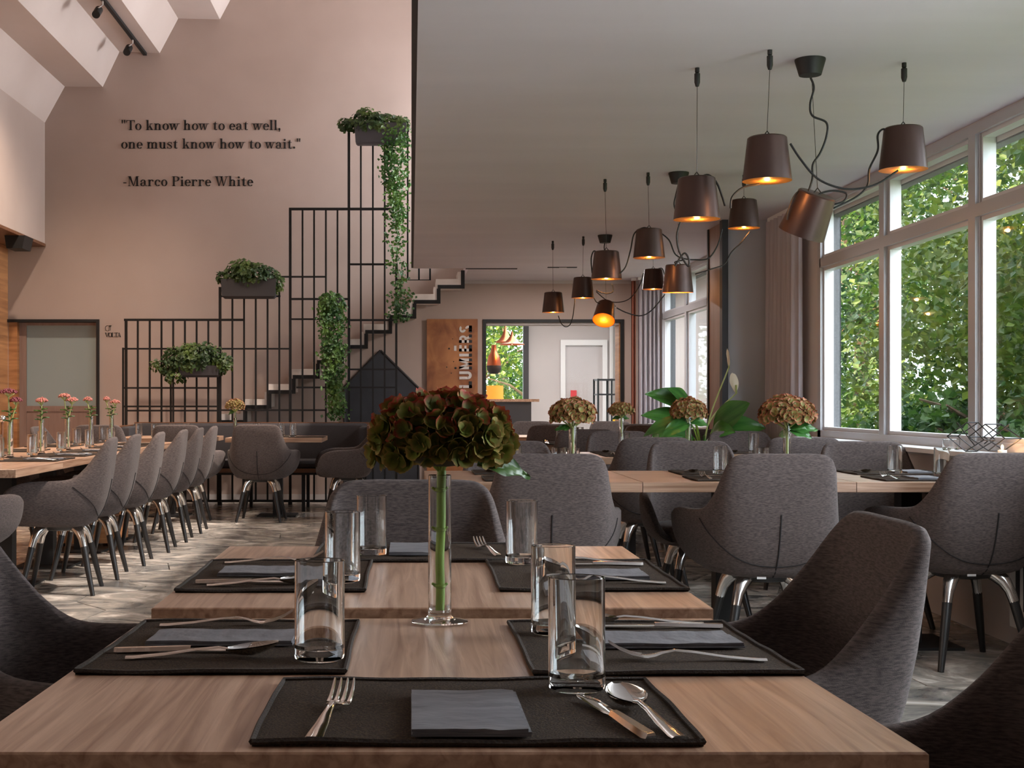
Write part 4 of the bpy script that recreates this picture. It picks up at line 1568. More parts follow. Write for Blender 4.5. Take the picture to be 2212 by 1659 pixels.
def fork_mesh():
    mb = MB()
    ribbon(mb, [(0, 0, .001, .0085), (.01, 0, .001, .009), (.05, 0, .004, .007), (.09, 0, .009, .0045), (.115, 0, .011, .0035), (.13, 0, .008, .005), (.14, 0, .005, .010), (.15, 0, .0035, .0125), (.157, 0, .004, .0125)])
    for k in range(4):
        x = -.0108 + .0072 * k
        ribbon(mb, [(.155, x, .004, .0026), (.17, x, .007, .0023), (.185, x, .013, .002), (.198, x * .97, .021, .0012)], .0016)
    return mb.mesh('fork', True, .8)


def knife_mesh():
    mb = MB()
    ribbon(mb, [(0, 0, .001, .006), (.006, 0, .001, .0085), (.05, 0, .002, .0078), (.09, 0, .003, .006), (.1, 0, .003, .0055)], .005)
    ribbon(mb, [(.098, 0, .003, .0045), (.11, .001, .003, .008), (.14, .002, .003, .0095), (.17, .003, .003, .0095), (.19, .001, .003, .0075), (.203, -.003, .003, .0015)], .0016)
    return mb.mesh('knife', True, .8)


def spoon_mesh():
    mb = MB()
    ribbon(mb, [(0, 0, .001, .0085), (.01, 0, .001, .009), (.05, 0, .004, .007), (.09, 0, .009, .0045), (.118, 0, .011, .0035), (.130, 0, .009, .005)])
    rows = []
    for k in range(9):
        f = k / 8
        s = .127 + .068 * f
        w = .0215 * math.sin(PI * min(max(f * .93 + .035, 0), 1)) ** .6
        zb = .009 + .008 * f
        rows.append([(w * math.cos(PI * j / 8), s, zb - .012 * math.sin(PI * j / 8) * math.sin(PI * (f * .9 + .05))) for j in range(9)])
    mb.grid(rows)
    mb.grid([[(p[0] * .97, p[1], p[2] + .0012) for p in reversed(r)] for r in rows])
    return mb.mesh('spoon', True, 1.2)


FORK, KNIFE, SPOON = fork_mesh(), knife_mesh(), spoon_mesh()
for me_ in (FORK, KNIFE, SPOON):
    me_.materials.append(m_chrome)


def item(me, name, label, cat, x, y, z, rz, tilt=0.0, group=None):
    o = link(name, me)
    tag(o, label, cat, group)
    return pose(o, x, y, z, rz, tilt)


def glass_mesh():
    r, h = .0320, .127
    prof = [(1e-4, 0.0), (r - .004, 0.0), (r - .0008, .0025), (r, .006), (r, h - .001), (r - .0008, h), (r - .0018, h - .001), (r - .0024, .02), (r - .005, .0155), (r - .014, .0135), (1e-4, .0125)]
    return MB().lathe(prof, 40).mesh('drinking_glass', True, 0.35)


GLASS = glass_mesh()
GLASS.materials.append(m_glass)
VASE = MB().lathe([(1e-4, 0), (.040, 0), (.044, .0012), (.0435, .003), (.034, .0045), (.022, .0068), (.0185, .010), (.0178, .016), (.0178, .226), (.0171, .2272), (.0164, .226), (.0162, .02), (.012, .0155), (1e-4, .0145)], 40).mesh('bud_vase', True, 0.35)
VASE.materials.append(m_glass)

MATZ = .0048        # top of a mat above the table
t1, t2 = 'the hydrangea vase table', 'the oak table behind the hydrangea vase'


def on1(y):
    return tz1(y)


# mats and napkins on the two near tables
placemat(.0625, 1.415, on1(1.415), 0, 0, 'dark placemat at the head of the hydrangea table under the square napkin', TILT)
placemat(-.244, 1.845, on1(1.845), PI / 2, 1, 'dark placemat on the aisle side of the hydrangea table', TILT)
placemat(.312, 1.838, on1(1.838), PI / 2, 1, 'dark placemat on the window side of the hydrangea table', TILT)
placemat(-.244, 2.535, ZT, PI / 2, 1, 'dark placemat on the aisle side of the oak table behind the vase')
placemat(.318, 2.545, ZT, PI / 2, 1, 'dark placemat on the window side of the oak table behind the vase')
placemat(.01, 2.915, ZT, 0, 0, 'dark placemat at the far head of the oak table behind the vase')


def nap(x, y, z, rz, label, tilt=0.0):
    return item(NAP, 'napkin', label, 'napkin', x, y, z + MATZ + .0016, rz, tilt)


nap(.057, 1.372, on1(1.372), 0, 'grey paper napkin at the head of the hydrangea table', TILT)
nap(-.26, 1.87, on1(1.87), PI / 2, 'grey paper napkin on the aisle side of the hydrangea table', TILT)
nap(.345, 1.85, on1(1.85), PI / 2 + .03, 'grey paper napkin on the window side of the hydrangea table', TILT)
nap(-.26, 2.545, ZT, PI / 2, 'grey paper napkin on the aisle side of the oak table behind the vase')
nap(.335, 2.50, ZT, PI / 2, 'grey paper napkin on the window side of the oak table behind the vase')
nap(.01, 2.93, ZT, 0, 'grey paper napkin at the far head of the oak table behind the vase')
# cutlery (meshes run along +Y from the handle)
def cut(me, nm, x, y, z, deg, where, tilt=0.0):
    return item(me, nm, '%s %s' % ({'fork': 'steel fork', 'knife': 'steel knife', 'spoon': 'steel spoon'}[nm], where), nm, x, y, z + MATZ + .001, math.radians(deg), tilt)


cut(FORK, 'fork', -.093, 1.262, on1(1.262), -6, 'beside the square napkin at the head of the hydrangea table', TILT)
cut(KNIFE, 'knife', .226, 1.262, on1(1.262), 12, 'beside the spoon at the head of the hydrangea table', TILT)
cut(SPOON, 'spoon', .254, 1.265, on1(1.265), 9, 'with a round bowl at the head of the hydrangea table', TILT)
cut(KNIFE, 'knife', -.39, 1.765, on1(1.765), -88, 'on the aisle-side mat of the hydrangea table', TILT)
cut(SPOON, 'spoon', -.365, 1.715, on1(1.715), -82, 'on the aisle-side mat of the hydrangea table', TILT)
cut(FORK, 'fork', -.375, 2.005, on1(2.005), -86, 'on the aisle-side mat of the hydrangea table', TILT)
cut(FORK, 'fork', .45, 1.70, on1(1.70), 86, 'on the window-side mat of the hydrangea table', TILT)
cut(KNIFE, 'knife', .46, 1.985, on1(1.985), 90, 'on the window-side mat of the hydrangea table', TILT)
cut(SPOON, 'spoon', .44, 2.02, on1(2.02), 86, 'on the window-side mat of the hydrangea table', TILT)
cut(KNIFE, 'knife', -.385, 2.40, ZT, -89, 'on the aisle-side mat of the oak table behind the vase')
cut(SPOON, 'spoon', -.36, 2.365, ZT, -82, 'on the aisle-side mat of the oak table behind the vase')
cut(FORK, 'fork', -.375, 2.70, ZT, -84, 'on the aisle-side mat of the oak table behind the vase')
cut(FORK, 'fork', .455, 2.40, ZT, 87, 'on the window-side mat of the oak table behind the vase')
cut(KNIFE, 'knife', .46, 2.665, ZT, 91, 'on the window-side mat of the oak table behind the vase')
cut(SPOON, 'spoon', .44, 2.70, ZT, 87, 'on the window-side mat of the oak table behind the vase')
cut(FORK, 'fork', .185, 2.82, ZT, 10, 'at the far head of the oak table behind the vase')


def glass(x, y, z, label, tilt=0.0, group=None):
    return item(GLASS, 'drinking_glass', label, 'glass', x, y, z, 0, tilt, group)


glass(-.117, 1.715, on1(1.715) + MATZ, 'clear tumbler on the aisle-side mat of the hydrangea table', TILT)
glass(.187, 1.515, on1(1.515) + MATZ, 'clear tumbler on the head mat of the hydrangea table', TILT)
glass(.205, 1.935, on1(1.935) + MATZ, 'clear tumbler on the window-side mat of the hydrangea table', TILT)
glass(-.124, 2.43, ZT + MATZ, 'clear tumbler on the aisle-side mat of the oak table behind the vase')
glass(-.084, 2.85, ZT + MATZ, 'clear tumbler on the far head mat of the oak table behind the vase')
glass(.222, 2.70, ZT + MATZ, 'clear tumbler on the window-side mat of the oak table behind the vase')


# ------------------------------------------------------------------ flowers
def leaf_blade(L_, W_, bend, curl=.25, n=12, droop=0.0, tip=1.0):
    """leaf along +Y in local space, bending down (negative bend) or up"""
    mb = MB()
    rows = []
    y = z = 0.0
    ang = bend
    for i in range(n + 1):
        f = i / n
        w = W_ * (math.sin(PI * f ** .8) ** .75) * (1 - .15 * f) if 0 < f < 1 else .0015
        rows.append([(s * w, y, z + abs(s) ** 1.3 * w * curl + .004 * math.sin(s * 6 + i)) for s in (-1, -.66, -.33, 0, .33, .66, 1)])
        ang_i = bend + droop * f
        y += L_ / n * math.cos(ang_i)
        z += L_ / n * math.sin(ang_i)
    return mb.grid(rows)


def petal(mb, M, L_, W_, cup, rr):
    rows, cols_ = [], []
    for i in range(5):
        f = i / 4
        w = W_ * (.25 + .75 * math.sin(PI * (.12 + .6 * f)))
        if i == 4:
            w *= .62
        for s in (-1, -.5, 0, .5, 1):
            p = M @ Vector((s * w, f * L_, cup * (f * f) * L_ + abs(s) * w * .45 + rr.uniform(-.1, .1) * W_ * f))
            rows.append(p)
            cols_.append(max(0.0, min(1.0, (f - .70) * 3.3)) if abs(s) < .9 else max(0, min(1, (f - .2) * 1.1)))
    g = [rows[k * 5:(k + 1) * 5] for k in range(5)]
    mb.grid(g, col=cols_)


def floret(mb, c, nrm, s, rr):
    nrm = Vector(nrm).normalized()
    q = nrm.to_track_quat('Z', 'Y').to_matrix().to_4x4()
    spin = rr.uniform(0, PI)
    for k in range(4):
        M = Matrix.Translation(c) @ q @ Matrix.Rotation(spin + k * PI / 2 + rr.uniform(-.15, .15), 4, 'Z') @ Matrix.Rotation(rr.uniform(-.1, .35), 4, 'X')
        petal(mb, M, s * rr.uniform(.85, 1.15), s * .62, rr.uniform(.15, .6), rr)


def dome_points(n, rx, rz, low, rr):
    pts = []
    for k in range(n):
        t = (k + .5) / n
        cz = 1 - t * (1 - low)
        ph = k * 2.39996
        q = math.sqrt(max(0, 1 - cz * cz))
        d = Vector((q * math.cos(ph), q * math.sin(ph), cz))
        jit = rr.uniform(.86, 1.04)
        pts.append((Vector((d.x * rx * jit, d.y * rx * jit, d.z * rz * jit)), Vector((d.x, d.y, d.z * rx / rz))))
    return pts


def hydrangea_main(x, y, z):
    rr = random.Random(77)
    vs_ = link('bud_vase', VASE)
    tag(vs_, 'slim footed glass tube vase holding the big dark hydrangea', 'vase')
    pose(vs_, x, y, z + .002, 0, TILT)
    o = thing('hydrangea', 'big dark red-green hydrangea bloom on a thick green stem', 'flower', (x, y, z))
    st_ = [(0, 0, .017), (.001, 0, .05), (.0, .001, .1), (.002, 0, .15), (.002, 0, .20), (.003, 0, .236)]
    stem = MB().tube(crom(st_, 5), .0072, 10)
    for zz_ in (.058, .145, .206):
        stem.ball((0.001, 0, zz_), .0095, 10, 5, (1, 1, .55))
        for sg_ in (-1, 1):
            stem.tube([(sg_ * .006, 0, zz_), (sg_ * .012, -.002, zz_ + .004)], [.003, .0018], 5)
    stem.build('stem', m_stem, o)
    br = MB()
    for k in range(9):
        an = k * 2 * PI / 9 + .2
        q = .045 + .03 * (k % 2)
        br.tube(crom([(.003, 0, .232), (math.cos(an) * q * .4, math.sin(an) * q * .4, .262), (math.cos(an) * q, math.sin(an) * q, .30)], 4), [.0042] + [.0034] * 7 + [.002], 6)
    br.build('branch', m_stem, o)
    head = bpy.data.objects.new('flower_head', None)
    col.objects.link(head)
    head.parent = o
    head.location = (.004, 0, .287)
    head['label'] = 'rounded bloom of dark green petals edged in red'
    variants = []
    for v in range(10):
        mb = MB()
        floret(mb, Vector((0, 0, 0)), (0, 0, 1), .0170, random.Random(90 + v))
        me = mb.mesh('floret', True, 1.5)
        me.materials.append(m_petal if v < 5 else m_petalg)
        variants.append(me)
    pts = dome_points(230, .098, .062, -.45, rr)
    for k, (p, n_) in enumerate(pts):
        if n_.z < -.1 and n_.x < -.2 and k % 3 == 0:
            p = p + Vector((-.006, 0, -.012))
        fo = link('floret', variants[k % 5 + (5 if n_.normalized().z + rr.uniform(-.4, .4) < .38 else 0)], None, head)
        q = n_.normalized().to_track_quat('Z', 'Y').to_matrix().to_4x4()
        fo.matrix_local = Matrix.Translation(p) @ q @ Matrix.Rotation(rr.uniform(0, 6.28), 4, 'Z') @ Matrix.Rotation(rr.uniform(-.9, .9), 4, 'X') @ Matrix.Scale(rr.uniform(.85, 1.25), 4)
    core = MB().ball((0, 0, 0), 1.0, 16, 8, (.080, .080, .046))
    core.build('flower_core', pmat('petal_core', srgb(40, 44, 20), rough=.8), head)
    for (mx, rot) in (((.056, -.035, .247), (math.radians(-8), math.radians(10), math.radians(-80))),):
        lf_ = leaf_blade(.10, .021, -.05, .3, 12, -.7).build('leaf', m_hleaf, o, True, 1.2)
        lf_.matrix_local = Matrix.Translation(mx) @ Matrix.Rotation(math.radians(-78), 4, 'Z') @ Matrix.Rotation(.85, 4, 'Y')


hydrangea_main((950 - CX) / F * 2.07, 2.07, tz1(2.07))


def hydrangea(x, y, z, wid, hz, label, vlabel, seed, leaves=(), n=150, fz=.225):
    rr = random.Random(seed)
    vs_ = link('bud_vase', VASE)
    tag(vs_, vlabel, 'vase')
    pose(vs_, x, y, z)
    o = thing('hydrangea', label, 'flower', (x, y, z))
    MB().tube([(0, 0, .017), (.002, 0, .12), (0, 0, fz + .03)], .006, 8).build('stem', m_stemd, o)
    br = MB()
    for k in range(6):
        an = k * PI / 3
        br.tube([(0, 0, fz), (math.cos(an) * wid * .2, math.sin(an) * wid * .2, fz + .03), (math.cos(an) * wid * .32, math.sin(an) * wid * .32, fz + hz * .5)], [.004, .003, .002], 5)
    br.build('branch', m_stemd, o)
    mb = MB()
    for p, n_ in dome_points(n, wid / 2 * .9, hz * .55, -.25, rr):
        floret(mb, p + Vector((0, 0, fz + hz * .42)), n_, wid * .085, rr)
    stuff(mb.build('flower_head', m_petal2, o, True, 1.5))
    for (az, L_, W_, bend, droop) in leaves:
        lf_ = leaf_blade(L_, W_, bend, .25, 12, droop).build('leaf', m_lily, o, True, 1.2)
        lf_.matrix_local = Matrix.Translation((0, 0, fz + .005)) @ Matrix.Rotation(az, 4, 'Z') @ Matrix.Rotation(-math.copysign(.8, math.sin(az)), 4, 'Y')
    return o


# local +Y of a leaf is its direction: az=-pi/2 points to +X, pi/2 to -X
hydrangea(PX(1237, 5.88), 5.88, ZT, .205, .13, 'rust-red dry hydrangea at the aisle end of the first window-side row', 'glass tube vase at the aisle end of the first window-side row', 101, [(1.6, .08, .02, -.1, -.3)], fz=.215)
hydrangea(PX(1342, 8.7), 8.70, ZT, .17, .10, 'small pale green hydrangea on the second window-side row', 'glass tube vase with the small pale hydrangea on the second window-side row', 102, [(1.3, .06, .02, -.1, -.3), (-1.3, .06, .02, -.1, -.3)], 90, fz=.225)
hydrangea(PX(1487, 8.15), 8.15, ZT, .225, .15, 'orange-brown hydrangea with long drooping leaves on the second window-side row', 'glass tube vase holding the hydrangea with drooping leaves', 103, [(1.75, .30, .055, .1, -1.2), (2.4, .22, .05, -.2, -1.2), (-1.3, .15, .045, .2, -.9)], fz=.20)
hydrangea(PX(1700, 5.86), 5.86, ZT, .245, .14, 'wide red-edged hydrangea with green leaves in the middle of the first window-side row', 'glass tube vase in the middle of the first window-side row', 104, [(-1.4, .15, .04, .1, -.4), (-1.2, .14, .035, .9, -1.4), (-2.0, .12, .04, -.2, -.8), (.3, .1, .04, -.3, -.8)], 170, fz=.21)
hydrangea(PX(508, 12.6), 12.6, ZT, .185, .12, 'small green and rust hydrangea on the bench table', 'glass tube vase on the bench table', 105, [(1.6, .08, .03, -.2, -.8)], 90, fz=.235)


def sedum(x, y, z, heads, label, vlabel, seed, mat):
    rr = random.Random(seed)
    vs_ = link('bud_vase', VASE)
    tag(vs_, vlabel, 'vase')
    pose(vs_, x, y, z)
    o = thing('sedum_flower', label, 'flower', (x, y, z))
    for (hx, hz, w) in heads:
        s0 = (rr.uniform(-.006, .006), rr.uniform(-.006, .006), .018)
        MB().tube(crom([s0, (s0[0], s0[1], .15), (hx * .4, 0, .24), (hx, 0, hz - .03)], 5), .0042, 6).build('stem', m_stemd, o)
        mb, bm_ = MB(), MB()
        for k in range(110):
            a, q = rr.uniform(0, 2 * PI), math.sqrt(rr.random()) * w / 2
            c = (hx + q * math.cos(a), q * math.sin(a), hz + .018 * (1 - (2 * q / w) ** 2) + rr.uniform(-.006, .004))
            mb.ball(c, .0058, 5, 3)
            if k % 9 == 0:
                bm_.tube([(hx, 0, hz - .03), c], .0016, 4)
        stuff(mb.build('flower_head', mat, o, True, 1.5))
        bm_.build('branch', m_stemd, o)
    lm = MB()
    for k in range(9):
        lf_ = leaf_blade(.05, .013, .4, .3, 6, -.5)
        M = Matrix.Translation((0, 0, .20 + .011 * k)) @ Matrix.Rotation(k * 2.4, 4, 'Z')
        n = len(lm.v)
        lm.add([M @ Vector(p) for p in lf_.v], lf_.f)
    lm.build('leaf', m_leafV, o, True, 1.2)


sed = [(22, 7.9, [(-.01, .385, .10), (.035, .335, .07)], m_sedumd), (90, 8.45, [(.0, .335, .075)], m_sedum), (146, 9.2, [(-.02, .365, .085), (.03, .34, .08)], m_sedum),
       (197, 10.0, [(-.025, .345, .065)], m_sedum), (241, 10.75, [(-.04, .35, .05), (.03, .325, .08)], m_sedum)]
sl = ['dark crimson sedum with two heads on the long table nearest its open end', 'single salmon sedum head on the long table', 'pair of orange-pink sedum heads at the middle of the long table', 'small pink sedum with a folded leaf on the long table', 'two pink sedum heads nearest the dark bench on the long table']
for i, (px, y, hd, mt_) in enumerate(sed):
    sedum(PX(px, y), y, ZT, hd, sl[i], 'glass tube vase on the long table holding the ' + ['dark crimson sedum', 'single salmon sedum', 'orange-pink sedum pair', 'small pink sedum', 'pink sedum nearest the bench'][i], 200 + i, mt_)

# ------------------------------------------------------------------ settings on the other tables
nums = ['one', 'two', 'three', 'four', 'five', 'six', 'seven', 'eight']
for i, (px, y) in enumerate(cpos[:5]):
    lab = 'aisle seat number %s of the long sedum table' % nums[i]
    placemat(-2.12, y, ZT, PI / 2, 1, 'dark placemat at ' + lab, group='aisle mats of the long table')
    glass(-2.30, y - .12, ZT + MATZ, 'water glass at ' + lab, group='aisle glasses of the long table')
    if i < 4:
        item(NAP, 'napkin', 'grey napkin at ' + lab, 'napkin', -2.08, y, ZT + MATZ + .0006, PI / 2, 0, 'aisle napkins of the long table')
        item(FORK, 'fork', 'fork at ' + lab, 'fork', -1.98, y - .11, ZT + MATZ + .001, PI / 2, 0, 'aisle forks of the long table')
        item(KNIFE, 'knife', 'knife at ' + lab, 'knife', -1.98, y + .11, ZT + MATZ + .001, PI / 2, 0, 'aisle knives of the long table')
for i, y in enumerate([7.0, 8.0, 9.0, 9.95, 10.8]):
    lab = 'wall-side seat number %s of the long sedum table' % nums[i]
    placemat(-2.64, y, ZT, PI / 2, 1, 'dark placemat at ' + lab, group='wall-side mats of the long table')
    glass(-2.50, y + .1, ZT + MATZ, 'water glass at ' + lab, group='wall-side glasses of the long table')
for i, (px, y) in enumerate([(300, 12.5), (334, 12.6), (372, 12.5), (555, 12.75), (608, 12.8), (633, 12.55), (403, 12.6)]):
    glass(PX(px, y), y, ZT, 'water glass on the bench tables, number %s from the frosted door' % ['one', 'two', 'three', 'five', 'six', 'seven', 'four'][i], group='glasses on the bench tables')
placemat(-1.02, 12.5, ZT, 0, 1, 'dark placemat on the bench table near its free end')
placemat(-1.4, 12.9, ZT, 0, 1, 'dark placemat on the bench side of the small hydrangea table')

row_sets = [
    ('aisle seat, chair-back side, of the first window-side row', .50, 6.22, 1), ('middle seat, far side, of the first window-side row', 1.43, 6.20, 1),
    ('sill seat, far side, of the first window-side row', 2.22, 6.20, 1), ('middle seat, near side, of the first window-side row', 1.40, 5.72, 0),
    ('sill seat, near side, of the first window-side row', 2.18, 5.72, 0), ('aisle seat, near side, of the first window-side row', .52, 5.72, 0),
    ('aisle seat, far side, of the second window-side row', 1.38, 8.62, 1), ('sill seat, far side, of the second window-side row', 2.2, 8.62, 1),
    ('aisle seat, near side, of the second window-side row', 1.38, 8.2, 0),
    ('aisle seat, far side, of the third window-side row', 1.22, 10.85, 1), ('aisle seat, near side, of the third window-side row', 1.2, 10.42, 0),
    ('sill seat, near side, of the third window-side row', 2.1, 10.42, 0)]
for lab, x, y, far in row_sets:
    placemat(x, y, ZT, 0, 0, 'dark placemat at the ' + lab)
    gx_ = x + (-.03 if far else .12)
    glass(gx_, y + (-.12 if far else .1), ZT + MATZ, 'water glass at the ' + lab)
    if far:
        item(SPOON, 'spoon', 'spoon at the ' + lab, 'spoon', x - .14, y + .1, ZT + MATZ + .001, PI, 0)
        item(NAP, 'napkin', 'napkin at the ' + lab, 'napkin', x + .1, y + .02, ZT + MATZ + .0006, 0, 0)
    else:
        item(FORK, 'fork', 'fork at the ' + lab, 'fork', x - .14, y - .1, ZT + MATZ + .001, 0, 0)
        item(NAP, 'napkin', 'napkin at the ' + lab, 'napkin', x, y, ZT + MATZ + .0006, 0, 0)

TEAL = MB().lathe([(1e-4, 0), (.034, 0), (.038, .004), (.04, .05), (.0375, .051), (.0355, .012), (1e-4, .01)], 28).mesh('candle_glass', True, 0.35)
TEAL.materials.append(m_glass)
for px, py, y, lab in [(1203, 0, 8.1, 'low clear candle glass by the rust-red hydrangea'), (1655, 0, 6.3, 'low clear candle glass beside the wide red-edged hydrangea'), (1440, 0, 8.3, 'low clear candle glass by the hydrangea with drooping leaves')]:
    item(TEAL, 'candle_glass', lab, 'candle glass', max(PX(px, y), 0.98 if y > 7 else 0), y, ZT, 0)

# ------------------------------------------------------------------ window sill ornament
SZ = 0.8465
wo = thing('wire_candle_holder', 'black wire cube candle holder with a lit candle on the window sill', 'candle holder', (2.575, 6.0, SZ))


def wpt(px, py, dx_=0.0):
    y = 2.575 * F / (px - CX)
    return Vector((dx_, y - 6.0, PZ(py, y) - SZ + .012))


frm = MB()
sq = [[(2069, 951), (2113, 922), (2150, 960), (2110, 984)], [(2102, 953), (2138, 926), (2181, 957), (2145, 983)]]
for k, s_ in enumerate(sq):
    a, b = (-.05, .0) if k == 0 else (-.02, .05)
    n = len(s_)
    for d in (a, b):
        for i in range(n):
            frm.tube([wpt(*s_[i], d), wpt(*s_[(i + 1) % n], d)], .0028, 5)
    for i in range(n):
        frm.tube([wpt(*s_[i], a), wpt(*s_[i], b)], .0028, 5)
frm.tube([wpt(2081, 922, -.03), wpt(2120, 972, -.03)], .0028, 5)
frm.tube([wpt(2165, 926, .03), wpt(2112, 968, .03)], .0028, 5)
zlow = min(v[2] for v in frm.v)
frm.v = [(x, y, z - zlow) for x, y, z in frm.v]
frm.build('wire_frame', m_black, wo)
MB().lathe([(.019, 0), (.019, .016), (.017, .0165), (.001, .0165)], 16, (.01, -.13, 0.0)).build('tea_light', m_wax, wo)
MB().ball((.01, -.13, .028), .006, 8, 6, (1, 1, 2)).build('flame', m_flame, wo)
lamp('POINT', 'candle_light', (2.585, 5.87, SZ + .05), 0.3, (1.0, .5, .2), .01)
item(TEAL, 'candle_glass', 'low clear candle glass on the sill beside the wire cube candle holder', 'candle glass', 2.575, 6.40, SZ, 0)

# ------------------------------------------------------------------ peace lily
pl_ = thing('peace_lily', 'potted peace lily with broad green leaves and white spathes before the grey pillar', 'plant', (2.06, 9.47, 0))
MB().lathe([(.13, 0), (.15, .02), (.17, .5), (.165, .51), (.155, .48)], 24).build('pot', m_planter, pl_)
MB().lathe([(.155, .47), (.001, .475)], 20).build('soil', m_soil, pl_)
lrr = random.Random(5)


def lily_leaf(tip_px, base_z, L_, W_, yaw, rise, droop, y0=9.5):
    """petiole + blade"""
    o = MB()
    hgt = base_z
    d = Vector((math.sin(-yaw), math.cos(yaw), 0))
    pts = [(0, 0, .475), tuple(d * .03 + Vector((0, 0, .475 + (hgt - .475) * .5))), tuple(d * .09 + Vector((0, 0, hgt)))]
    return pts, d


leaves = [(1.55, .44, .095, 1.00, .95, -.9), (1.55, .42, .085, .90, .75, -.9), (-1.45, .36, .115, .88, 1.25, -.4), (-1.7, .38, .10, .84, .75, -1.1),
          (1.8, .42, .095, .82, .35, -1.5), (2.1, .38, .09, .76, .15, -1.4), (-2.0, .36, .09, .76, .4, -1.3), (-1.65, .36, .10, .74, .15, -1.0), (2.9, .34, .085, .74, .6, -1.2),
          (1.6, .34, .085, .70, .0, -1.0), (-2.6, .34, .09, .82, .8, -1.2), (1.6, .40, .09, .98, 1.2, -.6), (2.5, .36, .09, .66, .2, -1.2), (-1.75, .34, .085, .66, .1, -.9)]
for (yaw, L_, W_, hz, rise, droop) in leaves:
    d = Vector((-math.sin(yaw), math.cos(yaw), 0))
    base = d * .07 + Vector((0, 0, hz))
    lf_ = leaf_blade(L_, W_, rise, .22, 14, droop).build('leaf', m_lily, pl_, True, 1.2)
    ML = Matrix.Translation(base) @ Matrix.Rotation(yaw, 4, 'Z') @ Matrix.Rotation(-math.copysign(.95, math.sin(yaw)), 4, 'Y')
    lf_.matrix_local = ML
    MB().tube(crom([(lrr.uniform(-.04, .04), lrr.uniform(-.04, .04), .47), tuple(d * .02 + Vector((0, 0, .47 + (hz - .47) * .6))), tuple(base)], 4), .006, 6).build('petiole', m_stem, lf_).matrix_parent_inverse = ML.inverted()
for k, (top, tipx) in enumerate([((1574, 795), 1556), ((1590, 850), 1596)]):
    p = P(top[0], top[1], 9.5)
    st_ = crom([(0, 0, .47), (.03, 0, .9), (p.x - 2.06, p.y - 9.47, p.z)], 6)
    MB().tube(st_, .005, 6).build('flower_stalk', m_stemd, pl_)
    sp = leaf_blade(.15, .034, 1.2, .9, 10, .3).build('spathe', m_spathe, pl_, True, 1.2)
    sp.location = (p.x - 2.06, p.y - 9.47, p.z)
    sp.rotation_euler = (0, math.radians(-25 if k == 0 else 6), math.radians(100 if k == 0 else 150))
    MB().tube([(p.x - 2.06, p.y - 9.48, p.z), (p.x - 2.065, p.y - 9.49, p.z + .06)], .006, 6).build('spadix', m_stemd, pl_)


# ------------------------------------------------------------------ curtains
def curtain(label, x, y0, y1, z0, z1, mat, folds, amp, seed, alongx=False, x1=None):
    rr = random.Random(seed)
    o = thing('curtain', label, 'curtain', (0, 0, 0))
    n = folds * 8
    rows = []
    for z in [z0 + (z1 - z0) * k / 8 for k in range(9)]:
        row = []
        for i in range(n + 1):
            f = i / n
            a = amp * math.sin(f * folds * 2 * PI + .5 * math.sin(f * 9)) * (1 - .25 * (z - z0) / (z1 - z0))
            if alongx:
                row.append((x + (x1 - x) * f, y0 + a, z))
            else:
                row.append((x + a, y0 + (y1 - y0) * f, z))
        rows.append(row)
    MB().grid(rows).build('drape', mat, o, True, 1.5)
    if alongx:
        MB().box(x, x1, y0 - .012, y0 + .012, z1, ZC).build('heading_track', m_white, o, smooth=False)
    else:
        MB().box(x - .012, x + .012, y0, y1, z1, ZC).build('heading_track', m_white, o, smooth=False)


curtain('grey curtain gathered beside the large window at the pillar', 2.575, 8.92, 9.66, .03, ZC - .03, m_curtain, 7, .042, 1)
curtain('pale grey curtain gathered in the far corner by the next-room opening', 2.40, 14.20, 14.20, .03, ZC - .03, m_curtain, 5, .05, 2, True, 2.63)
curtain('narrow rust curtain edge in the far corner', 2.345, 14.30, 14.30, .03, ZC - .03, m_curtain2, 2, .03, 3, True, 2.395)


# ------------------------------------------------------------------ pendant lamps
def shade_mesh(rt=.0725, rb=.091, h=.165):
    prof = [(1e-4, h), (rt - .006, h), (rt, h - .005), (rb, 0), (rb - .003, 0), (rt - .004, h - .01), (1e-4, h - .011)]
    return MB().lathe(prof[:4], 36).mesh('shade', True, .6), MB().lathe(prof[3:], 36).mesh('shade_lining', True, .6)


SHADE, LINING = shade_mesh()
SHADE.materials.append(m_shade)
LINING.materials.append(m_shadein)
BULB = MB().lathe([(1e-4, -.032), (.014, -.029), (.025, -.018), (.03, 0), (.026, .016), (.016, .032), (.013, .045), (1e-4, .046)], 16).mesh('bulb')
BULB.materials.append(m_bulb)
HOOK = MB().lathe([(.001, 0), (.009, -.001), (.009, -.018), (.006, -.02), (.0115, -.024), (.0115, -.058), (.007, -.074), (.001, -.076)], 12).mesh('ceiling_hook')
HOOK.materials.append(m_blackmat)
ROSE = MB().lathe([(1e-4, 0), (.058, 0), (.058, -.006), (.042, -.062), (1e-4, -.064)], 24).mesh('canopy')
ROSE.materials.append(m_blackmat)


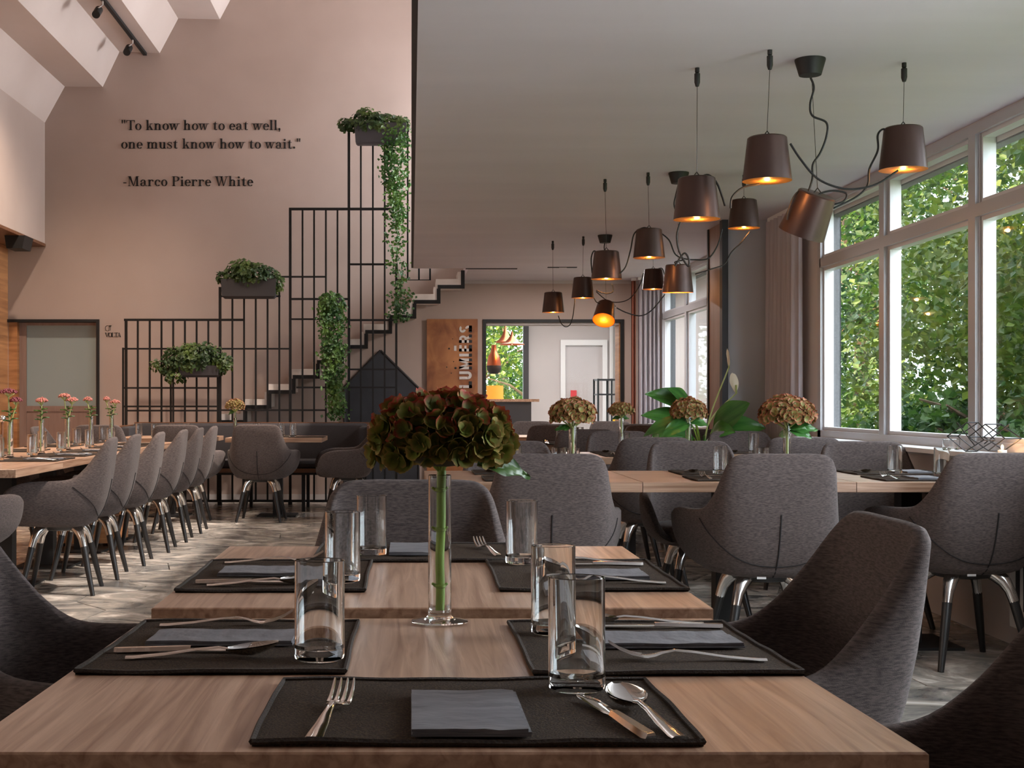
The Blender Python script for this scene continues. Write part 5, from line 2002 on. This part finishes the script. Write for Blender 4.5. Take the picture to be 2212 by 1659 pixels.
def pendant(label, px, pytop, pybot, y, hook=None, rot=(0, 0, 0), cords=(), light=0.75, wire=None):
    """shade whose rim centre is at pixel (px, pybot) at depth y"""
    p = P(px, pybot, y)
    o = thing('pendant_lamp', label, 'pendant lamp', p, 0, 'copper pendant lamps')
    R_ = Matrix.Rotation(rot[2], 4, 'Z') @ Matrix.Rotation(rot[1], 4, 'Y') @ Matrix.Rotation(rot[0], 4, 'X')
    sh = link('shade', SHADE, None, o)
    sh.matrix_local = R_
    li = link('shade_lining', LINING, None, sh)
    bu = link('bulb', BULB, None, o)
    bu.matrix_local = R_ @ Matrix.Translation((0, 0, .032))
    top = R_ @ Vector((0, 0, .165))
    MB().tube([top + Vector((-.016, 0, 0)), top + Vector((0, 0, .022)), top + Vector((.016, 0, 0))], .0028, 5).build('hanger_loop', m_cord, o)
    q = p + (R_ @ Vector((0, 0, .012)))
    lo = lamp('POINT', 'lamp_light', (0, 0, 0), light, (1.0, .42, .12), .01)
    lo.parent = o
    lo.matrix_local = R_ @ Matrix.Translation((0, 0, -.012))
    if hook is not None:
        hx = PX(hook, y) - p.x
        hz = ZC - p.z
        h_ = link('ceiling_hook', HOOK, None, o)
        h_.location = (hx, 0, hz)
        MB().tube([(hx, 0, hz - .07), (top.x, top.y, top.z + .02)], .0012, 4).build('suspension_wire', m_wire, o)
    if wire is not None:
        w0 = Vector((PX(wire[0], wire[1]), wire[1], ZC)) - p
        MB().tube([w0, (top.x, top.y, top.z + .02)], .0012, 4).build('suspension_wire', m_wire, o)
    for pts in cords:
        path = crom([Vector(P(a, b, y + d)) - p for a, b, d in pts], 8)
        MB().tube(path, .0042, 6).build('cord', m_cord, o)
    return o


def z3(pts, d=0.0):
    return [(a, b, d) for a, b in pts]


yA = 5.1
pendant('copper pendant lamp hanging over the middle of the first window-side row, nearest the canopy', 1657, 297, 391, 5.03, 1663, cords=[z3([(1707, 310), (1730, 345), (1765, 385), (1810, 405), (1850, 408), (1895, 397), (1940, 368)], -.05), z3([(1640, 398), (1605, 405), (1582, 425), (1578, 450)], .05)])
pendant('copper pendant lamp with a looped cord over the first window-side row, aisle side', 1505, 385, 474, 5.3, 1506, cords=[z3([(1510, 384), (1530, 378), (1548, 395), (1560, 425), (1566, 445)]), z3([(1470, 478), (1462, 510), (1468, 545), (1486, 575), (1488, 560), (1478, 547), (1462, 568), (1458, 575)], .3)])
pendant('copper pendant lamp closest to the window glass', 1951, 278, 367, 5.22, 1953, cords=[z3([(1922, 288), (1908, 279), (1896, 292), (1896, 325), (1878, 365), (1874, 400), (1850, 425), (1800, 450)])])
pendant('tilted copper pendant lamp showing its side, hung by its cord from the canopy', 1731, 415, 506, 5.2, None, (math.radians(20), math.radians(17), 0), [z3([(1762, 430), (1772, 418), (1800, 412), (1828, 418), (1822, 435), (1795, 443)], -.06), z3([(1745, 420), (1730, 412), (1715, 425), (1702, 460), (1700, 475)], -.06)], .5, (1752, 5.25))
pendant('copper pendant lamp half hidden before the dark pillar', 1607, 433, 493, 7.8, 1607, cords=[z3([(1620, 500), (1600, 525), (1580, 545), (1565, 570), (1540, 580), (1502, 592)])])
pendant('copper pendant lamp over the second window-side row with two arching cords', 1402, 497, 557, 7.72, 1400, cords=[z3([(1408, 497), (1390, 492), (1370, 505), (1362, 540), (1352, 575), (1338, 592)]), z3([(1430, 505), (1446, 520), (1458, 548), (1475, 558), (1500, 561), (1530, 558), (1550, 530), (1560, 495)])])
pendant('copper pendant lamp above the aisle end of the second window-side row', 1310, 543, 603, 7.95, 1307, cords=[z3([(1290, 545), (1282, 543), (1277, 560), (1279, 590)]), z3([(1322, 612), (1325, 628), (1315, 634), (1300, 632), (1288, 627)])])
pendant('copper pendant lamp hung by its cord before the far window', 1464, 572, 632, 7.95, None, (math.radians(3), 0, 0), [z3([(1462, 572), (1458, 566), (1475, 562)]), z3([(1436, 636), (1410, 668), (1385, 682), (1355, 676), (1332, 665)], .6)], .8, (1466, 7.84))
pendant('small copper pendant lamp in front of the corner curtain', 1411, 582, 625, 11.0, 1411, cords=[z3([(1418, 582), (1430, 580), (1436, 595)]), z3([(1390, 590), (1380, 620), (1360, 645), (1335, 653), (1310, 648), (1288, 630)])])
pendant('copper pendant lamp between the stair and next-room opening, higher one', 1259, 598, 644, 10.7, 1260, cords=[z3([(1242, 645), (1238, 680), (1232, 700), (1222, 706), (1212, 698), (1206, 682)]), z3([(1282, 642), (1288, 652), (1296, 656)])])
pendant('copper pendant lamp nearest the rusted sign', 1195, 633, 675, 11.0, 1194)
pendant('tilted copper pendant lamp with its glowing mouth turned to the room', 1304, 652, 692, 10.85, None, (math.radians(-34), math.radians(14), 0), [z3([(1330, 662), (1318, 654), (1305, 655)], .1)], .8, (1307, 10.8))
for (px, py, cordp, lab) in [(1750, 128, [(1751, 168), (1758, 190), (1750, 225), (1755, 250), (1785, 265), (1785, 295), (1772, 330), (1756, 355), (1755, 385), (1747, 412)], 'black ceiling canopy feeding the lamps of the first window-side row'),
                             (1466, 373, [(1466, 395), (1460, 420), (1456, 440), (1459, 455)], 'black ceiling canopy feeding the lamps of the second window-side row'),
                             (1307, 508, [(1306, 525), (1305, 535), (1306, 541)], 'black ceiling canopy feeding the lamps by the next-room opening')]:
    y = 1.319 * F / (CY - py)
    o = thing('ceiling_canopy', lab, 'canopy', (PX(px, y), y, ZC))
    link('canopy', ROSE, None, o)
    path = crom([P(a, b, y - .02) - Vector((PX(px, y), y, ZC)) for a, b in cordp], 8)
    MB().tube(path, .0042, 6).build('cord', m_cord, o)

# ------------------------------------------------------------------ track with spotlights, speaker
tk = thing('track_light', 'black ceiling track with two spotlights under the stepped ceiling', 'track light', (0, 0, 0))
ztr = prof[3][1] - .02
yA_, yB_ = (ztr - CH) * F / (CY - 122), (ztr - CH) * F / (CY + 60)
xtr = PX(318, yA_)
MB().box(xtr - .02, xtr + .02, yB_, yA_, ztr - .02, ztr + .02).build('track', m_blackmat, tk, smooth=False)
for px, py in ((243, 24), (301, 106)):
    y = (ztr - .12 - CH) * F / (CY - py)
    hd = MB().tube([(xtr - .05, y - .06, ztr - .17), (xtr - .05, y + .06, ztr - .09)], .038, 14)
    h_ = hd.build('spot_head', m_blackmat, tk)
    MB().tube([(xtr, y, ztr - .02), (xtr, y, ztr - .06), (xtr - .05, y, ztr - .10)], .01, 6).build('spot_arm', m_alu, h_)
p = P(35, 541, 13.6)
spk = thing('wall_speaker', 'black speaker box under the wooden soffit', 'speaker', (p.x, 13.6, zs - .03))
MB().prism([(-.12, 0), (.09, 0), (.06, -.13), (-.1, -.13)], .3, 'y', 0).build('speaker_body', m_blackmat, spk, smooth=False)
MB().box(-.02, .02, .1, .2, -.005, 0.0).build('bracket', m_black, spk, smooth=False)

# ------------------------------------------------------------------ next room furniture
yc = 17.0
ct = thing('bar_counter', 'grey counter with a wooden top seen through the opening', 'counter', (0, 0, 0))
MB().box(PX(1040, yc), PX(1165, yc), yc, yc + .5, PZ(868, yc), PZ(862, yc)).build('counter_top', m_oak, ct, smooth=False)
MB().box(PX(1040, yc), PX(1148, yc), yc + .02, yc + .46, 0, PZ(868, yc)).build('counter_front', m_planter, ct, smooth=False)
dr = tag(MB().lathe([(.1, 0), (.108, .0), (.108, .172), (.1, .172), (.1, .004)], 24).build('drum_lamp', m_amber), 'glowing amber drum lamp on the grey counter', 'lamp')
dr.location = (PX(1069, yc + .25), yc + .25, PZ(862, yc))
yl = 16.6


def bell(label, px, ytip, ymouth, wpx, mat, yl):
    o = thing('bell_pendant', label, 'pendant lamp', P(px, ymouth, yl))
    r = wpx / 2 * yl / F
    h = (ymouth - ytip) * yl / F
    MB().lathe([(1e-4, h), (.008, h), (.018, h * .72), (r * .35, h * .42), (r * .62, h * .18), (r, .01), (r, 0), (r * .6, h * .15), (1e-4, h * .3)], 28).build('shade', mat, o, True, .9)
    MB().tube([(0, 0, h), (0, 0, 2.5 - P(px, ymouth, yl).z)], .003, 5).build('cord', m_cord, o)
    MB().ball((0, 0, .03), .025, 10, 6).build('bulb', m_bulb, o)


bell('spun copper bell pendant over the counter, lower and wider one', 1106, 716, 745, 54, m_copper, 16.3)
bell('spun copper bell pendant over the counter with the tall tip', 1092, 702, 740, 44, m_copper, 17.2)
o = thing('bottle_pendant', 'copper and glass bottle-shaped pendant over the counter', 'pendant lamp', P(1067, 808, yl))
zsx = yl / F
MB().lathe([(1e-4, 0), (.05, .004), (.085, .05), (.092, .1), (.09, .105)], 24).build('dark_bowl', m_planter, o)
MB().lathe([(.09, .105), (.082, .16), (.07, .22), (.04, .27), (.03, .33), (.03, .36), (1e-4, .362)], 24).build('copper_body', m_copper, o)
MB().tube([(0, 0, .36), (0, 0, 2.5 - P(1067, 808, yl).z)], .003, 5).build('cord', m_cord, o)
shf = thing('metal_shelf', 'black metal shelf rack by the next-room window', 'shelf', (0, 0, 0))
y0, y1 = 17.6, 18.0
a, b = PX(1292, y0), PX(1344, y0)
for x in (a, (a + b) / 2 + .02, b):
    for y in (y0, y1):
        MB().box(x - .012, x + .012, y - .012, y + .012, 0, PZ(818, y0)).build('post', m_black, shf, smooth=False)
for z in (.3, PZ(930, y0), PZ(852, y0), PZ(820, y0)):
    MB().box(a, b, y0, y1, z - .01, z + .01).build('shelf_board', m_black, shf, smooth=False)
tag(MB().lathe([(.03, 0), (.05, .02), (.05, .09), (.02, .12), (.015, .15)], 14, (PX(1326, 17.8), 17.8, PZ(930, y0) + .0105)).build('yellow_jar', m_yellow), 'small yellow jar on the black shelf rack', 'jar')

# chrome ball lamp at the left end
cl = thing('ball_lamp', 'wooden stand with a chrome ball on the long table by the wood wall', 'lamp', (PX(5, 8.55), 8.55, ZT))
MB().lathe([(.05, 0), (.05, .01), (.008, .014), (.008, .2), (1e-4, .2)], 18).build('stand', m_oakdark, cl)
MB().ball((0, 0, .222), .024, 16, 10).build('ball', m_chrome, cl)

# added warm spots: wood wall fill without fixtures, extra beams along the track
for y in (6.5, 9.5, 12.5):
    lamp('SPOT', 'wood_wall_fill', (XU - .12, y, zs - .06), 45, (1.0, .62, .36), .05, (0, math.radians(-12), 0), 1.9, .8)  # added glow under the soffit, no fixture stands here
for y in (6.5, 9.3, 12.1):
    lamp('SPOT', 'track_fill', (xtr - .05, y, ztr - .2), 230, (1.0, .80, .64), .06, (math.radians(14), math.radians(8), 0), 1.7, 1.0)  # more beams than the track has heads, added to lift the back left
def aim(o, target):
    d = Vector(target) - o.location
    o.rotation_euler = d.to_track_quat('-Z', 'Y').to_euler()


for y in (7.2, 9.6, 12.0):
    aim(lamp('SPOT', 'aisle_fill_spot', (1.5, y - .3, 5.6), 1500, (1.0, .86, .76), .08, (0, 0, 0), .75, 1.0), (-1.7, y + .6, .5))  # added to light the left chair backs; no spotlights hang up there
lamp('AREA', 'vent_fill', (PX(1214, 13.1), 13.1, ZC - .02), 26, (1.0, .92, .88), (.34, .05))  # added below the vent to brighten the back right; the vent is unlit
lamp('AREA', 'next_room_light', (1.9, 17.2, 2.45), 55, (1.0, .94, .92), (1.6, 2.6))
